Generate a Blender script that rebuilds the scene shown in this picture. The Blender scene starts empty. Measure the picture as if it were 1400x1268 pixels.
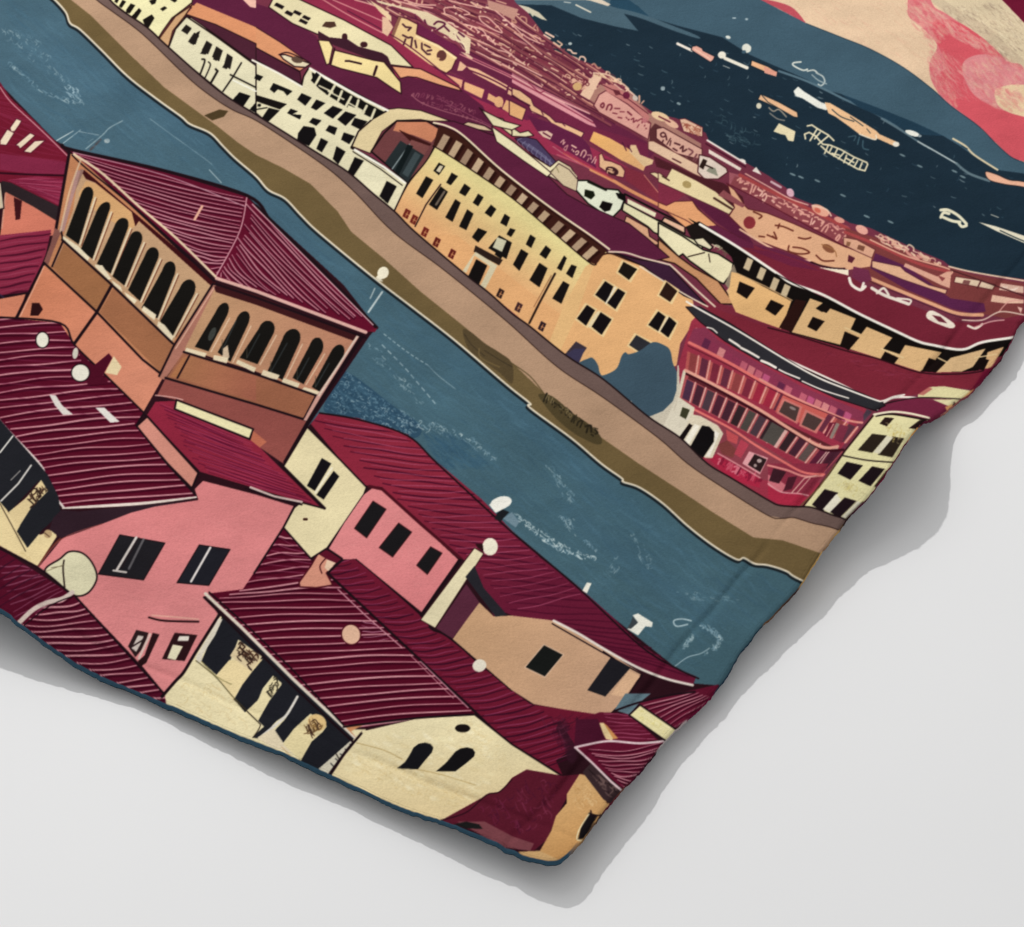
import bpy
import math
import numpy as np

# ----------------------------------------------------------------------------
# camera, studio light, exposure
# ----------------------------------------------------------------------------
scene = bpy.context.scene
CAM_EL = math.radians(43.0)                        # the lens looks 43 degrees down on the table
CAM_D = 3.2
CAM_F = 100.0
cam_loc = np.array([0.0, -CAM_D * math.cos(CAM_EL), CAM_D * math.sin(CAM_EL)])
cd = bpy.data.cameras.new('camera')
cd.lens = CAM_F
cd.sensor_fit = 'HORIZONTAL'
cd.sensor_width = 36.0
cd.clip_start = 0.05
cd.clip_end = 100.0
camera = bpy.data.objects.new('camera', cd)
camera.location = tuple(cam_loc)
camera.rotation_euler = (math.pi / 2 - CAM_EL, 0, 0)
scene.collection.objects.link(camera)
scene.camera = camera

world = bpy.data.worlds.new('World')
scene.world = world
world.use_nodes = True
bg = world.node_tree.nodes['Background']
bg.inputs['Color'].default_value = (1.0, 1.0, 1.0, 1)
bg.inputs['Strength'].default_value = 0.56

ld = bpy.data.lights.new('studio_lamp', 'AREA')
ld.shape = 'DISK'
ld.size = 0.10
ld.energy = 158.0
ld.color = (1.0, 0.99, 0.975)
lamp = bpy.data.objects.new('studio_lamp', ld)
lamp.location = (-1.75, 3.55, 4.0)
scene.collection.objects.link(lamp)
d_ = np.array([0.05, 0.0, 0.0]) - np.array(lamp.location)
lamp.rotation_euler = (math.acos(-d_[2] / np.linalg.norm(d_)), 0, math.atan2(-d_[0], d_[1]))

sd = bpy.data.lights.new('softbox', 'AREA')         # broad soft light from the same side, up behind the blanket
sd.shape = 'RECTANGLE'
sd.size = 2.6
sd.size_y = 2.6
sd.energy = 30.0
softbox = bpy.data.objects.new('softbox', sd)
softbox.location = (-1.3, 2.0, 3.4)
scene.collection.objects.link(softbox)
d_ = np.array([0.1, 0.0, 0.0]) - np.array(softbox.location)
softbox.rotation_euler = (math.acos(-d_[2] / np.linalg.norm(d_)), 0, math.atan2(-d_[0], d_[1]))

scene.render.engine = 'CYCLES'
scene.cycles.use_denoising = True
scene.cycles.max_bounces = 6
scene.view_settings.view_transform = 'Standard'
scene.view_settings.look = 'None'
scene.view_settings.exposure = 0.0
scene.view_settings.gamma = 1.0
scene.view_settings.use_curve_mapping = False
scene.render.film_transparent = False


# ----------------------------------------------------------------------------
# materials
# ----------------------------------------------------------------------------
def new_mat(name):
    m = bpy.data.materials.new(name)
    m.use_nodes = True
    nt = m.node_tree
    return m, nt, nt.nodes['Principled BSDF']


def node(nt, kind, **kw):
    n = nt.nodes.new(kind)
    for k, v in kw.items():
        setattr(n, k, v)
    return n


def table_material():
    m, nt, p = new_mat('white_paper')
    tc = node(nt, 'ShaderNodeTexCoord')
    n = node(nt, 'ShaderNodeTexNoise')
    n.inputs['Scale'].default_value = 3.0
    n.inputs['Detail'].default_value = 6.0
    r = node(nt, 'ShaderNodeValToRGB')
    r.color_ramp.elements[0].color = (0.765, 0.765, 0.768, 1)
    r.color_ramp.elements[1].color = (0.795, 0.795, 0.795, 1)
    n2 = node(nt, 'ShaderNodeTexNoise')
    n2.inputs['Scale'].default_value = 700.0
    b = node(nt, 'ShaderNodeBump')
    b.inputs['Strength'].default_value = 0.05
    b.inputs['Distance'].default_value = 0.0004
    L = nt.links.new
    L(tc.outputs['Object'], n.inputs['Vector'])
    L(tc.outputs['Object'], n2.inputs['Vector'])
    L(n.outputs['Fac'], r.inputs['Fac'])
    L(r.outputs['Color'], p.inputs['Base Color'])
    L(n2.outputs['Fac'], b.inputs['Height'])
    L(b.outputs['Normal'], p.inputs['Normal'])
    p.inputs['Roughness'].default_value = 0.85
    p.inputs['Specular IOR Level'].default_value = 0.12
    return m


def fleece_material(name, dye='dye', plain=None, nap=1.0):
    """short-pile fleece: the dyed colour, broken up by the pile"""
    m, nt, p = new_mat(name)
    L = nt.links.new
    tc = node(nt, 'ShaderNodeTexCoord')
    n1 = node(nt, 'ShaderNodeTexNoise')
    n1.inputs['Scale'].default_value = 420.0
    n1.inputs['Detail'].default_value = 3.0
    n2 = node(nt, 'ShaderNodeTexNoise')
    n2.inputs['Scale'].default_value = 14.0
    n2.inputs['Detail'].default_value = 5.0
    n3 = node(nt, 'ShaderNodeTexNoise')
    n3.inputs['Scale'].default_value = 90.0
    n3.inputs['Detail'].default_value = 4.0
    n3.inputs['Distortion'].default_value = 0.6
    for n in (n1, n2, n3):
        L(tc.outputs['Object'], n.inputs['Vector'])
    mr = node(nt, 'ShaderNodeMapRange')
    mr.inputs['From Min'].default_value = 0.3
    mr.inputs['From Max'].default_value = 0.7
    mr.inputs['To Min'].default_value = 0.86
    mr.inputs['To Max'].default_value = 0.98
    L(n1.outputs['Fac'], mr.inputs['Value'])
    mr2 = node(nt, 'ShaderNodeMapRange')
    mr2.inputs['From Min'].default_value = 0.3
    mr2.inputs['From Max'].default_value = 0.7
    mr2.inputs['To Min'].default_value = 0.90
    mr2.inputs['To Max'].default_value = 1.08
    L(n2.outputs['Fac'], mr2.inputs['Value'])
    mul = node(nt, 'ShaderNodeMath', operation='MULTIPLY')
    L(mr.outputs['Result'], mul.inputs[0])
    L(mr2.outputs['Result'], mul.inputs[1])
    vm = node(nt, 'ShaderNodeVectorMath', operation='SCALE')
    if plain is None:
        at = node(nt, 'ShaderNodeAttribute', attribute_name=dye)
        L(at.outputs['Color'], vm.inputs[0])
    else:
        vm.inputs[0].default_value = plain
    L(mul.outputs['Value'], vm.inputs['Scale'])
    L(vm.outputs['Vector'], p.inputs['Base Color'])
    b1 = node(nt, 'ShaderNodeBump')
    b1.inputs['Strength'].default_value = 0.35 * nap
    b1.inputs['Distance'].default_value = 0.0012
    b2 = node(nt, 'ShaderNodeBump')
    b2.inputs['Strength'].default_value = 0.22 * nap
    b2.inputs['Distance'].default_value = 0.006
    L(n3.outputs['Fac'], b2.inputs['Height'])
    L(n1.outputs['Fac'], b1.inputs['Height'])
    L(b2.outputs['Normal'], b1.inputs['Normal'])
    L(b1.outputs['Normal'], p.inputs['Normal'])
    p.inputs['Roughness'].default_value = 0.95
    p.inputs['Specular IOR Level'].default_value = 0.02
    return m


def link(o, parent=None):
    scene.collection.objects.link(o)
    if parent is not None:
        o.parent = parent
    return o


def mesh_from(name, co, quads, mat, parent=None, dye=None):
    me = bpy.data.meshes.new(name)
    nv, nq = len(co), len(quads)
    me.vertices.add(nv)
    me.vertices.foreach_set('co', np.ascontiguousarray(co, np.float32).ravel())
    me.loops.add(nq * 4)
    me.loops.foreach_set('vertex_index', np.ascontiguousarray(quads, np.int32).ravel())
    me.polygons.add(nq)
    me.polygons.foreach_set('loop_start', np.arange(0, nq * 4, 4, dtype=np.int32))
    me.update(calc_edges=True)
    me.polygons.foreach_set('use_smooth', np.ones(nq, bool))
    if dye is not None:
        a = me.color_attributes.new('dye', 'FLOAT_COLOR', 'POINT')
        rgba = np.ones((nv, 4), np.float32)
        rgba[:, :3] = dye
        a.data.foreach_set('color', rgba.ravel())
    me.materials.append(mat)
    return link(bpy.data.objects.new(name, me), parent)


# ----------------------------------------------------------------------------
# the surface everything lies on
# ----------------------------------------------------------------------------
tm = table_material()
table = mesh_from('tabletop', np.array([(-8, -8, 0), (8, -8, 0), (8, 8, 0), (-8, 8, 0)], float), np.array([[0, 1, 2, 3]]), tm)
table['kind'] = 'structure'

# ----------------------------------------------------------------------------
# the printed design: inked areas and lines, rasterised with numpy into a grid of
# ink colours that later become the per-vertex dye colour of the cloth
# ----------------------------------------------------------------------------
SS = 2
AX0, AY0, AX1, AY1 = -160, -160, 1560, 1330       # extent of the design in artboard units
AW, AH = (AX1 - AX0) * SS, (AY1 - AY0) * SS
ART = np.zeros((AH, AW, 3), np.float32)
_t = [0.0, 0.0, 1.0]
arng = np.random.RandomState(11)


def T(c, r):                                        # artboard tile origin
    _t[:] = [350.0 * c, 317.0 * r, 0.25]


def Z(x, y, s):
    _t[:] = [x, y, s]


def G():
    _t[:] = [0.0, 0.0, 1.0]


# the inks as mixed for this print run
SWAP = {'520527': '560521', '4f0425': '540420', '56062a': '5c0825', '58072b': '5e0826', '4c0828': '500822', 'b4788e': 'c88c94', 'bb8094': 'cc9098', 'b3748c': 'c08490', 'b0708a': 'be808c',
        '6a1335': '6a112c', '88203f': '8c2139', '66163c': '641431', '841c3c': '8a1e38', '6a0f30': '6e1029', '590c2e': '5c0b28', '5d1031': '600f2b', '561630': '581528',
        '436579': '446374', '40606f': '40606d', '7a2440': '782438', '742038': '742033', '7d2238': '7c2234', '5a1d40': '5a1c3a', '9a5560': 'a8766a', '86404e': '8a4a4a', 'a8646a': 'b88674', '7a3044': '7a3440',
        'dba79a': 'dfb095', 'd9988f': 'd9a088', 'c98680': 'd0957e', 'dfae9e': 'e0b498', 'd0928a': 'd39e86', 'b87672': 'b87e6c', 'e5c6a3': 'e3c3a2', 'e8dcb0': 'e2d6b0', 'e6d8a8': 'e2d4a8', 'e2d09c': 'e4d7ac', 'e4d49e': 'e6d9ae'}


def hexc(h):
    h = SWAP.get(h, h) if isinstance(h, str) else h
    if not isinstance(h, str):
        return np.array(h, np.float32)
    return np.array([int(h[i:i + 2], 16) / 255.0 for i in (0, 2, 4)], np.float32)


def pts(p):
    if isinstance(p, str):
        p = [tuple(float(v) for v in q.split(',')) for q in p.split()]
    p = np.array(p, np.float64)
    return p * _t[2] + np.array(_t[:2])


def spline(p, closed=False, n=6):
    m = len(p)
    if m < 3:
        return p
    out = []
    rng_ = range(m if closed else m - 1)
    for i in rng_:
        p0 = p[(i - 1) % m] if (closed or i > 0) else p[i]
        p1, p2 = p[i], p[(i + 1) % m]
        p3 = p[(i + 2) % m] if (closed or i + 2 < m) else p2
        for k in range(n):
            t = k / n
            out.append(0.5 * ((2 * p1) + (p2 - p0) * t + (2 * p0 - 5 * p1 + 4 * p2 - p3) * t * t
                              + (3 * p1 - p0 - 3 * p2 + p3) * t ** 3))
    if not closed:
        out.append(p[-1])
    return np.array(out)


def to_px(p):
    return (p - np.array([AX0, AY0])) * SS


def mask_of(q):
    """even-odd coverage of a polygon in canvas pixels: (x0, y0, mask)"""
    x0 = int(max(0, np.floor(q[:, 0].min()))); x1 = int(min(AW, np.ceil(q[:, 0].max()) + 1))
    y0 = int(max(0, np.floor(q[:, 1].min()))); y1 = int(min(AH, np.ceil(q[:, 1].max()) + 1))
    if x1 <= x0 or y1 <= y0:
        return None
    m = np.zeros((y1 - y0, x1 - x0 + 1), np.int32)
    a = q; b = np.roll(q, -1, 0)
    for (ax, ay), (bx, by) in zip(a, b):
        if ay == by:
            continue
        if ay > by:
            ax, ay, bx, by = bx, by, ax, ay
        r0 = max(y0, int(np.ceil(ay - 0.5))); r1 = min(y1, int(np.ceil(by - 0.5)))
        if r1 <= r0:
            continue
        rr = np.arange(r0, r1)
        xs = ax + (rr + 0.5 - ay) * (bx - ax) / (by - ay)
        cx = np.clip(np.ceil(xs - 0.5).astype(int) - x0, 0, x1 - x0)
        np.add.at(m, (rr - y0, cx), 1)
    return x0, y0, (np.cumsum(m, 1)[:, :-1] & 1).astype(bool)


def blend(x0, y0, alpha, col):
    h, w = alpha.shape
    v = ART[y0:y0 + h, x0:x0 + w]
    v += alpha[..., None] * (col - v)


def F(col, p, sm=0, line=None, w=1.2, grad=None):
    """ink an area; line = outline colour; grad = (second colour, x0, y0, x1, y1)"""
    p = pts(p)
    if sm:
        p = spline(p, True)
    r = mask_of(to_px(p))
    if r is not None:
        x0, y0, m = r
        v = ART[y0:y0 + m.shape[0], x0:x0 + m.shape[1]]
        c = hexc(col)
        if grad:
            c2 = hexc(grad[0])
            (ga, gb) = to_px(pts([grad[1:3], grad[3:5]]))
            d = gb - ga
            yy, xx = np.nonzero(m)
            t = np.clip(((xx + x0 - ga[0]) * d[0] + (yy + y0 - ga[1]) * d[1]) / (d @ d), 0, 1)[:, None]
            v[m] = c * (1 - t) + c2 * t
        else:
            v[m] = c
    if line is not None:
        _stroke(p, hexc(line), w * 1.3, True)


def _alpha_line(p, w, closed=False, taper=0.0):
    q = to_px(p)
    if closed:
        q = np.vstack([q, q[:1]])
    hw = w * SS / 2
    x0 = int(max(0, np.floor(q[:, 0].min() - hw - 2))); x1 = int(min(AW, np.ceil(q[:, 0].max() + hw + 2)))
    y0 = int(max(0, np.floor(q[:, 1].min() - hw - 2))); y1 = int(min(AH, np.ceil(q[:, 1].max() + hw + 2)))
    if x1 <= x0 or y1 <= y0:
        return None
    al = np.zeros((y1 - y0, x1 - x0), np.float32)
    n = len(q) - 1
    for i in range(n):
        a, b = q[i], q[i + 1]
        f = 1.0
        if taper:
            t = (i + 0.5) / n
            f = 1 - taper * abs(2 * t - 1) ** 2
        h_ = hw * f
        sx0 = int(max(x0, np.floor(min(a[0], b[0]) - h_ - 1.5))); sx1 = int(min(x1, np.ceil(max(a[0], b[0]) + h_ + 1.5)))
        sy0 = int(max(y0, np.floor(min(a[1], b[1]) - h_ - 1.5))); sy1 = int(min(y1, np.ceil(max(a[1], b[1]) + h_ + 1.5)))
        if sx1 <= sx0 or sy1 <= sy0:
            continue
        X = np.arange(sx0, sx1) + 0.5; Y = (np.arange(sy0, sy1) + 0.5)[:, None]
        d = b - a; L = d @ d + 1e-9
        t = np.clip(((X - a[0]) * d[0] + (Y - a[1]) * d[1]) / L, 0, 1)
        dist = np.sqrt((X - a[0] - t * d[0]) ** 2 + (Y - a[1] - t * d[1]) ** 2)
        v = np.clip(h_ - dist + 0.5, 0, 1) * min(1.0, 2 * h_)
        s = al[sy0 - y0:sy1 - y0, sx0 - x0:sx1 - x0]
        np.maximum(s, v, out=s)
    return x0, y0, al


def _stroke(p, col, w, closed=False, a=1.0, taper=0.0):
    r = _alpha_line(p, w, closed, taper)
    if r is not None:
        blend(r[0], r[1], r[2] * a, col)


def S(col, w, p, sm=1, a=1.0, closed=False, taper=0.0):
    """ink a line of width w artboard units"""
    if col == BLK:
        w *= 1.3
    p = pts(p)
    if sm:
        p = spline(p, closed)
    _stroke(p, hexc(col), w, closed, a, taper)


def E(col, x, y, rx, ry, ang=0, line=None, w=1.2):
    t = np.linspace(0, 2 * np.pi, 28, endpoint=False)
    a = math.radians(ang)
    ex, ey = rx * np.cos(t), ry * np.sin(t)
    F(col, np.stack([x + ex * math.cos(a) - ey * math.sin(a), y + ex * math.sin(a) + ey * math.cos(a)], 1), 0, line, w)


def resample(p, n):
    d = np.r_[0, np.cumsum(np.hypot(*np.diff(p, axis=0).T))]
    t = np.linspace(0, d[-1], n)
    return np.stack([np.interp(t, d, p[:, 0]), np.interp(t, d, p[:, 1])], 1)


def HA(clip, A, B, n, col, w, sag=0.0, jit=0.6, a=1.0, lo=0.0, hi=1.0, brk=0.0, wv=0.3, under=None, uw=2.4):
    """n rows of lines between edge A and edge B, kept inside the area clip"""
    c = pts(clip)
    A = resample(pts(A), n); B = resample(pts(B), n)
    r = mask_of(to_px(c))
    if r is None:
        return
    x0, y0, m = r
    al = np.zeros(m.shape, np.float32)
    ul = np.zeros(m.shape, np.float32)
    for i in range(n):
        k = 9
        t = np.linspace(lo + arng.uniform(0, brk), hi - arng.uniform(0, brk), k)[:, None]
        p = A[i] * (1 - t) + B[i] * t
        nrm = B[i] - A[i]
        L = np.hypot(*nrm) + 1e-6
        nrm = np.array([-nrm[1], nrm[0]]) / L
        ph = arng.uniform(0, 6.28)
        off = sag * 4 * t * (1 - t) + jit * np.sin(ph + t * arng.uniform(4, 9)) + arng.uniform(-jit, jit) * 0.5
        p = spline(p + nrm * off, False, 3)
        ww = w * (1 + arng.uniform(-wv, wv))
        todo = [(al, p, ww)] + ([(ul, p + np.array([0.3, w * .9 + uw * .35]), uw)] if under else [])
        for buf, pp, w_ in todo:
            rr = _alpha_line(pp, w_, False, 0.3)
            if rr is None:
                continue
            lx, ly, la = rr
            gx0, gy0 = max(lx, x0), max(ly, y0)
            gx1, gy1 = min(lx + la.shape[1], x0 + m.shape[1]), min(ly + la.shape[0], y0 + m.shape[0])
            if gx1 <= gx0 or gy1 <= gy0:
                continue
            q = buf[gy0 - y0:gy1 - y0, gx0 - x0:gx1 - x0]
            np.maximum(q, la[gy0 - ly:gy1 - ly, gx0 - lx:gx1 - lx], out=q)
    if under:
        blend(x0, y0, ul * m * 0.85, hexc(under))
    blend(x0, y0, al * m * a, hexc(col))


def DO(n, clip, cols, w, ang, L, seed=0, a=0.9, kinds=(0, 0, 4, 2, 3)):
    """n small scribbles (dashes, hooks, loops) inside an area, leaning along ang degrees"""
    rs = np.random.RandomState(seed)
    c = pts(clip)
    r = mask_of(to_px(c))
    x0, y0, m = r
    yy, xx = np.nonzero(m)
    L = L * _t[2]
    for k in range(n):
        i = rs.randint(len(xx))
        cx, cy = (xx[i] + x0) / SS + AX0, (yy[i] + y0) / SS + AY0
        th = math.radians(ang + rs.uniform(-14, 14))
        u = np.array([math.cos(th), math.sin(th)]); v = np.array([-u[1], u[0]])
        ll = L * rs.uniform(0.4, 1.3)
        q = kinds[rs.randint(len(kinds))]
        if q == 0:
            s = [(-.5, 0), (0, .06), (.5, 0)]
        elif q == 1:
            s = [(-.5, .1), (-.3, -.2), (0, .15), (.3, -.2), (.5, .1)]
        elif q == 2:
            s = [(-.4, .2), (-.4, -.2), (.1, -.25), (.3, 0)]
        elif q == 3:
            s = [(-.3, -.2), (.3, -.15), (.25, .2)]
        else:
            s = [(-.1, -.35), (.05, 0), (-.05, .35)]
        s = np.array([np.array([cx, cy]) + u * sx * ll + v * sy * ll for sx, sy in s])
        s = spline(s, False, 4)
        e = to_px(s[[0, -1]]) - np.array([x0, y0])
        ok = all(0 <= e[j, 0] < m.shape[1] and 0 <= e[j, 1] < m.shape[0] and m[int(e[j, 1]), int(e[j, 0])] for j in (0, 1))
        if not ok:
            continue
        _stroke(s, hexc(cols[rs.randint(len(cols))]), w * rs.uniform(0.6, 1.3), False, a, 0.3)


def WQ(col, quad, boxes):
    """openings (s0, t0, s1, t1) in a four-cornered facade: tl, tr, br, bl"""
    q = np.array([tuple(float(v) for v in z.split(',')) for z in quad.split()])

    def at(s, t):
        return (q[0] * (1 - s) + q[1] * s) * (1 - t) + (q[3] * (1 - s) + q[2] * s) * t
    for (s0, t0, s1, t1) in boxes:
        F(col, [at(s0, t0), at(s1, t0), at(s1, t1), at(s0, t1)])


# little window, arch, chimney and ledge marks: none of them is a letter
GLYPHS = [
    [[(0, .2), (.75, .0)], [(.1, .9), (.8, .75)]],
    [[(0, .9), (.05, .3), (.35, .05), (.6, .35), (.55, .8)]],
    [[(.2, .1), (.25, .9)], [(.55, .3), (.6, .8)]],
    [[(0, .5), (.3, .2), (.55, .55), (.85, .3)]],
    [[(0, .8), (.2, .45), (.5, .6), (.4, 1.0), (.1, .95)]],
    [[(.1, .15), (.7, .25), (.6, .6)], [(0, .95), (.4, .9)]],
    [[(0, .0), (.9, .12)], [(.3, .5), (.35, .55)], [(.7, .6), (.75, .65)]],
    [[(.0, .4), (.5, .1), (.9, .5)], [(.45, .6), (.5, .9)]],
]


def RO(p, h, n, cols, w, seed=0, up=(0.43, -0.90), a=1.0, gap=0.86):
    """a row of n little facade marks of height h along a line"""
    rs = np.random.RandomState(seed)
    q = resample(spline(pts(p), False), n + 1)
    up = np.array(up)
    for i in range(n):
        u = (q[i + 1] - q[i]) * gap
        g = GLYPHS[rs.randint(len(GLYPHS))]
        hh = h * rs.uniform(.75, 1.1)
        c = hexc(cols[rs.randint(len(cols))])
        for st in g:
            st = [(sx + rs.uniform(-.12, .12), sy + rs.uniform(-.12, .12)) for sx, sy in st]
            _stroke(spline(np.array([q[i] + u * sx + up * hh * (1 - sy) for sx, sy in st]), False, 3), c, w * rs.uniform(.75, 1.25), False, a)


def ARCH(col, bl, br, tr, tp, tl, lo):
    """a round-headed opening leaning with the facade"""
    a, b = br * (1 - lo) + tr * lo, bl * (1 - lo) + tl * lo
    c = 2 * tp - (a + b) / 2
    c = (a + b) / 2 + (c - (a + b) / 2) * 1.02
    t = np.linspace(0, 1, 12)[:, None]
    m1, m2 = a + (c - (a + b) / 2) * .55, b + (c - (a + b) / 2) * .55
    cur = a * (1 - t) ** 3 + 3 * m1 * t * (1 - t) ** 2 + 3 * m2 * t * t * (1 - t) + b * t ** 3
    F(col, np.vstack([bl, br, cur]))
BLK = '1c0d14'; MAR = '53082b'; PUR = '5a1d40'; CRI = '8e2043'; CRM = 'e4dcae'; TANW = 'd9a674'; WIN = '17161c'
PNK = 'd99a97'; LPK = 'e0b3a0'


def art_sky():
    G()
    F('e5c6a3', '700,-160 1560,-160 1560,320 1200,200')
    T(3, 0)
    F('cdb89a', '890,-640 1280,0 1400,125 2040,700 2040,460 1400,380 1300,330 1150,190 980,80 880,0')
    F('dcc8a6', '1000,-640 1280,0 1400,125 2040,700 2040,420 1400,330 1200,150 1020,40 960,0')
    F('d8737a', '765,-300 765,0 770,90 850,160 925,250 885,340 890,430 940,520 1000,580 1150,690 1330,860 1400,885 2040,1100 2040,640 1400,640 1400,380 1300,330 1150,190 980,80 890,0 860,-300', 1)
    F('d4525f', '900,130 1000,110 1150,190 1300,330 1200,300 1100,320 1070,400 1110,500 1180,560 1300,610 1400,640 2040,800 2040,1090 1400,885 1330,860 1150,690 1000,570 950,510 920,420 980,360 935,260', 1)
    F('d9868a', '1070,340 1150,300 1260,310 1330,350 1400,385 1600,450 1600,520 1400,465 1300,470 1240,500 1255,580 1130,520 1070,420', 1)
    F('e3c59f', '1240,500 1300,470 1400,465 1600,500 1600,700 1400,640 1330,620 1260,580', 1)
    F('6e1030', '1280,0 1400,125 2040,700 2040,-640 1000,-640')
    DO(300, '740,0 860,0 960,90 1250,260 1330,350 1250,330 1000,200 900,270 760,100', ['d8737a', 'e0948e', 'd4525f', 'e6b8a0', 'dcc8a6'], 3.2, 42, 40, 8, .24, (0,)); DO(260, '1040,330 1300,300 1400,360 1400,620 1250,600 1080,480', ['d9868a', 'e3a79a', 'd4525f', 'd8737a', 'e3c59f'], 3.2, 45, 40, 9, .22, (0,)); DO(200, '860,280 960,250 1060,600 960,560 880,400', ['d8737a', 'e5c6a3', 'd4525f'], 3.0, 60, 36, 10, .24, (0,))
    F('c04c5a', '-60,-10 120,35 210,130 200,125 60,50 0,22', 1)
    DO(420, '900,30 1280,10 1400,130 1400,400 1300,330 1150,190', ['b09a80', 'c2a68c', '8f7468', 'efe0c0'], .8, 40, 34, 3, .5, (0,))
    DO(240, '890,260 1100,300 1200,560 1000,560 890,430', ['e09a94', 'e6b0a4', 'd5686e'], .8, 50, 60, 4, .4, (0,))
    DO(200, '860,20 980,90 1200,240 1260,330 1000,200', ['dba296', 'e0b09c', 'd9868a'], .9, 40, 50, 5, .5, (0,))
    DO(200, '100,0 760,0 900,260 900,420 500,240 220,120', ['d6b08f', 'efd3b2', 'e0a890'], .8, 36, 60, 6, .35, (0,))


def art_sea():
    G()
    F('3f5b6c', '400,-160 850,-160 1040,0 1102,32 1150,51 1190,67 1235,92 1275,122 1300,145 1337,172 1362,197 1382,215 1400,222 1560,300 1560,420 700,300 400,0', 0)
    T(3, 0)
    S('203444', 1.0, '210,130 400,205 560,270 740,370 900,490 1000,580 1150,690 1250,790 1330,860 1400,890')
    T(2, 0)
    F('1b2d3b', '-1400,-300 -400,-300 640,-300 630,0 690,35 740,90 770,100 900,140 1150,205 1300,300 1400,345 1600,430 1740,500 1800,515 2000,590 2200,670 2360,745 2450,800 2550,870 2650,930 2800,950 3440,1200 3440,1800 2800,1540 -1400,900')
    F('25465b', '530,0 640,0 700,45 760,100 600,55 530,28')
    F('46606f', '-700,-200 540,-60 540,0 530,30 590,50 690,170 560,145 380,100 215,30 60,25 -300,10', 0)
    F('46606f', '530,38 700,75 900,150 1010,195 1020,212 900,175 700,100 560,62', 1)
    F('d8c8b4', '-0,0 40,-10 480,-6 540,25 525,35 430,5 400,0')
    S('d9d2c0', 2.0, '350,28 430,68', 0); S('b9bfba', 1.4, '285,12 320,16', 0)
    F('c8c0a8', '30,25 90,40 150,70 195,115 160,105 120,85 115,95 100,75 80,75')
    E('aab6b6', 318, 240, 10, 8); E('8fa0a6', 825, 485, 12, 12); E('7e9298', 912, 568, 12, 7, 20)
    E('9db0b8', 1215, 100, 11, 5); E('9db0b8', 1283, 106, 9, 6); E('dfe3dc', 1182, 205, 14, 9, 20)
    E('e2e2d6', 1283, 265, 26, 24, 30); E('3f5b6c', 1268, 285, 12, 10)
    DO(120, '60,60 900,180 1300,330 1700,500 2200,720 2800,980 2800,1200 2300,1180 1700,980 1100,760 700,560 300,300', ['4a6673', '6d838b', '30495a', '8a9ca2'], 1.0, 26, 26, 19, .7, (0, 0, 4))
    # boats and the garbled letter-like marks on the dark water
    S('efe3d6', 3.6, '905,240 985,278', 0)
    F('e3a493', '980,275 985,255 1010,250 1040,265 1045,278 1110,310 1100,330 1085,342', line='15202b', w=1)
    S('f0c9b4', 1.2, '1000,270 1085,325', 0)
    E('ece6d6', 1148, 302, 22, 20); S('e9e2d2', 4.6, '1165,320 1285,372', 0); S('b7b9b3', 1, '1155,360 1190,374', 0)
    F('e9b083', '1310,330 1400,365 1450,395 1440,420 1305,360', line='15202b', w=1)
    F('e6b489', '1360,515 1460,560 1560,610 1555,640 1370,555 1345,545', line='15202b', w=.8)
    E('d4cdb6', 1350, 580, 14, 16)
    DO(60, '1060,600 1200,640 1380,760 1360,800 1200,790 1080,660', ['39535f', '4a6670'], .8, 20, 36, 7, .7)
    T(3, 0)
    F('e6b489', '-40,515 60,560 160,615 165,645 140,640 0,560', line='15202b', w=.8)
    F('e09a84', '-20,365 50,395 45,420 -20,400')
    # doodle row on hill
    S('d9ddd4', 2.2, '180,340 140,345 140,360 190,385 215,380'); S('d0d4cc', 2.0, '215,390 250,385 270,400')
    S('b9c2c0', 2.0, '265,400 300,420 310,450 290,470 275,462'); S('98a8ac', 1.6, '240,410 275,440 320,460')
    S('546f7e', 3, '60,390 200,440 330,500 420,545 520,590 620,640 740,720')
    F('203b4e', '400,515 600,590 800,670 960,745 860,740 760,720 640,650 500,590')
    # long white/peach quay with letters
    F('e8e8df', '140,500 165,475 195,500 290,560 335,575 320,605 270,590 190,540 150,525')
    F('efbf8f', '310,560 340,565 470,640 590,715 610,735 700,775 720,795 700,805 600,760 585,765 500,735 440,690 370,640 330,620')
    S('20303c', 1.3, '350,600 400,640 470,665'); S('20303c', 1.2, '450,640 520,690'); S('20303c', 1.0, '540,705 560,730')
    S('efe4cf', 1.6, '500,735 585,765 590,740'); E('efe7d8', 700, 790, 18, 14)
    E('ecebe2', 790, 730, 42, 14, 18); E('8d9aa0', 830, 745, 10, 8)
    S('5d7480', 2.2, '620,650 720,710 860,800'); S('aebbbd', 2.0, '820,775 900,820 1030,895'); S('6f858e', 3.4, '1030,895 1100,950 1210,990', a=.8)
    S('d9c8a4', 2.6, '1012,760 1080,800 1130,850 1255,930'); S('1b2d3b', 1.2, '1060,800 1090,815')
    F('e8ae90', '1190,940 1250,955 1320,985 1400,995 1600,1040 1600,1080 1400,1025 1300,1010 1210,985', 1, line='2a2227', w=.8)
    # cream glyphs
    F('e6d8b0', '30,720 60,675 90,690 150,720 140,775 110,770 95,740 70,735')
    S('9a8f80', 1.8, '5,590 30,610 60,600 100,640'); S('8a857e', 1.6, '10,620 50,650 90,660')
    for q in ('215,690 240,685 270,705 330,740 360,770', '205,760 200,735 225,725 260,745 300,790', '230,770 260,720 270,705', '255,760 285,725', '275,790 330,745', '290,800 330,835 410,880 490,925 530,935', '300,790 340,795 400,820 470,860 540,890', '310,840 330,795', '335,835 350,805',
              '360,855 380,815', '385,870 420,830', '415,890 430,850', '440,900 470,865', '470,915 490,880', '500,925 515,890', '530,935 545,900 540,890', '350,840 390,850', '425,865 470,890'):
        S('e6dab6', 2.2, q, 0)
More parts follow.
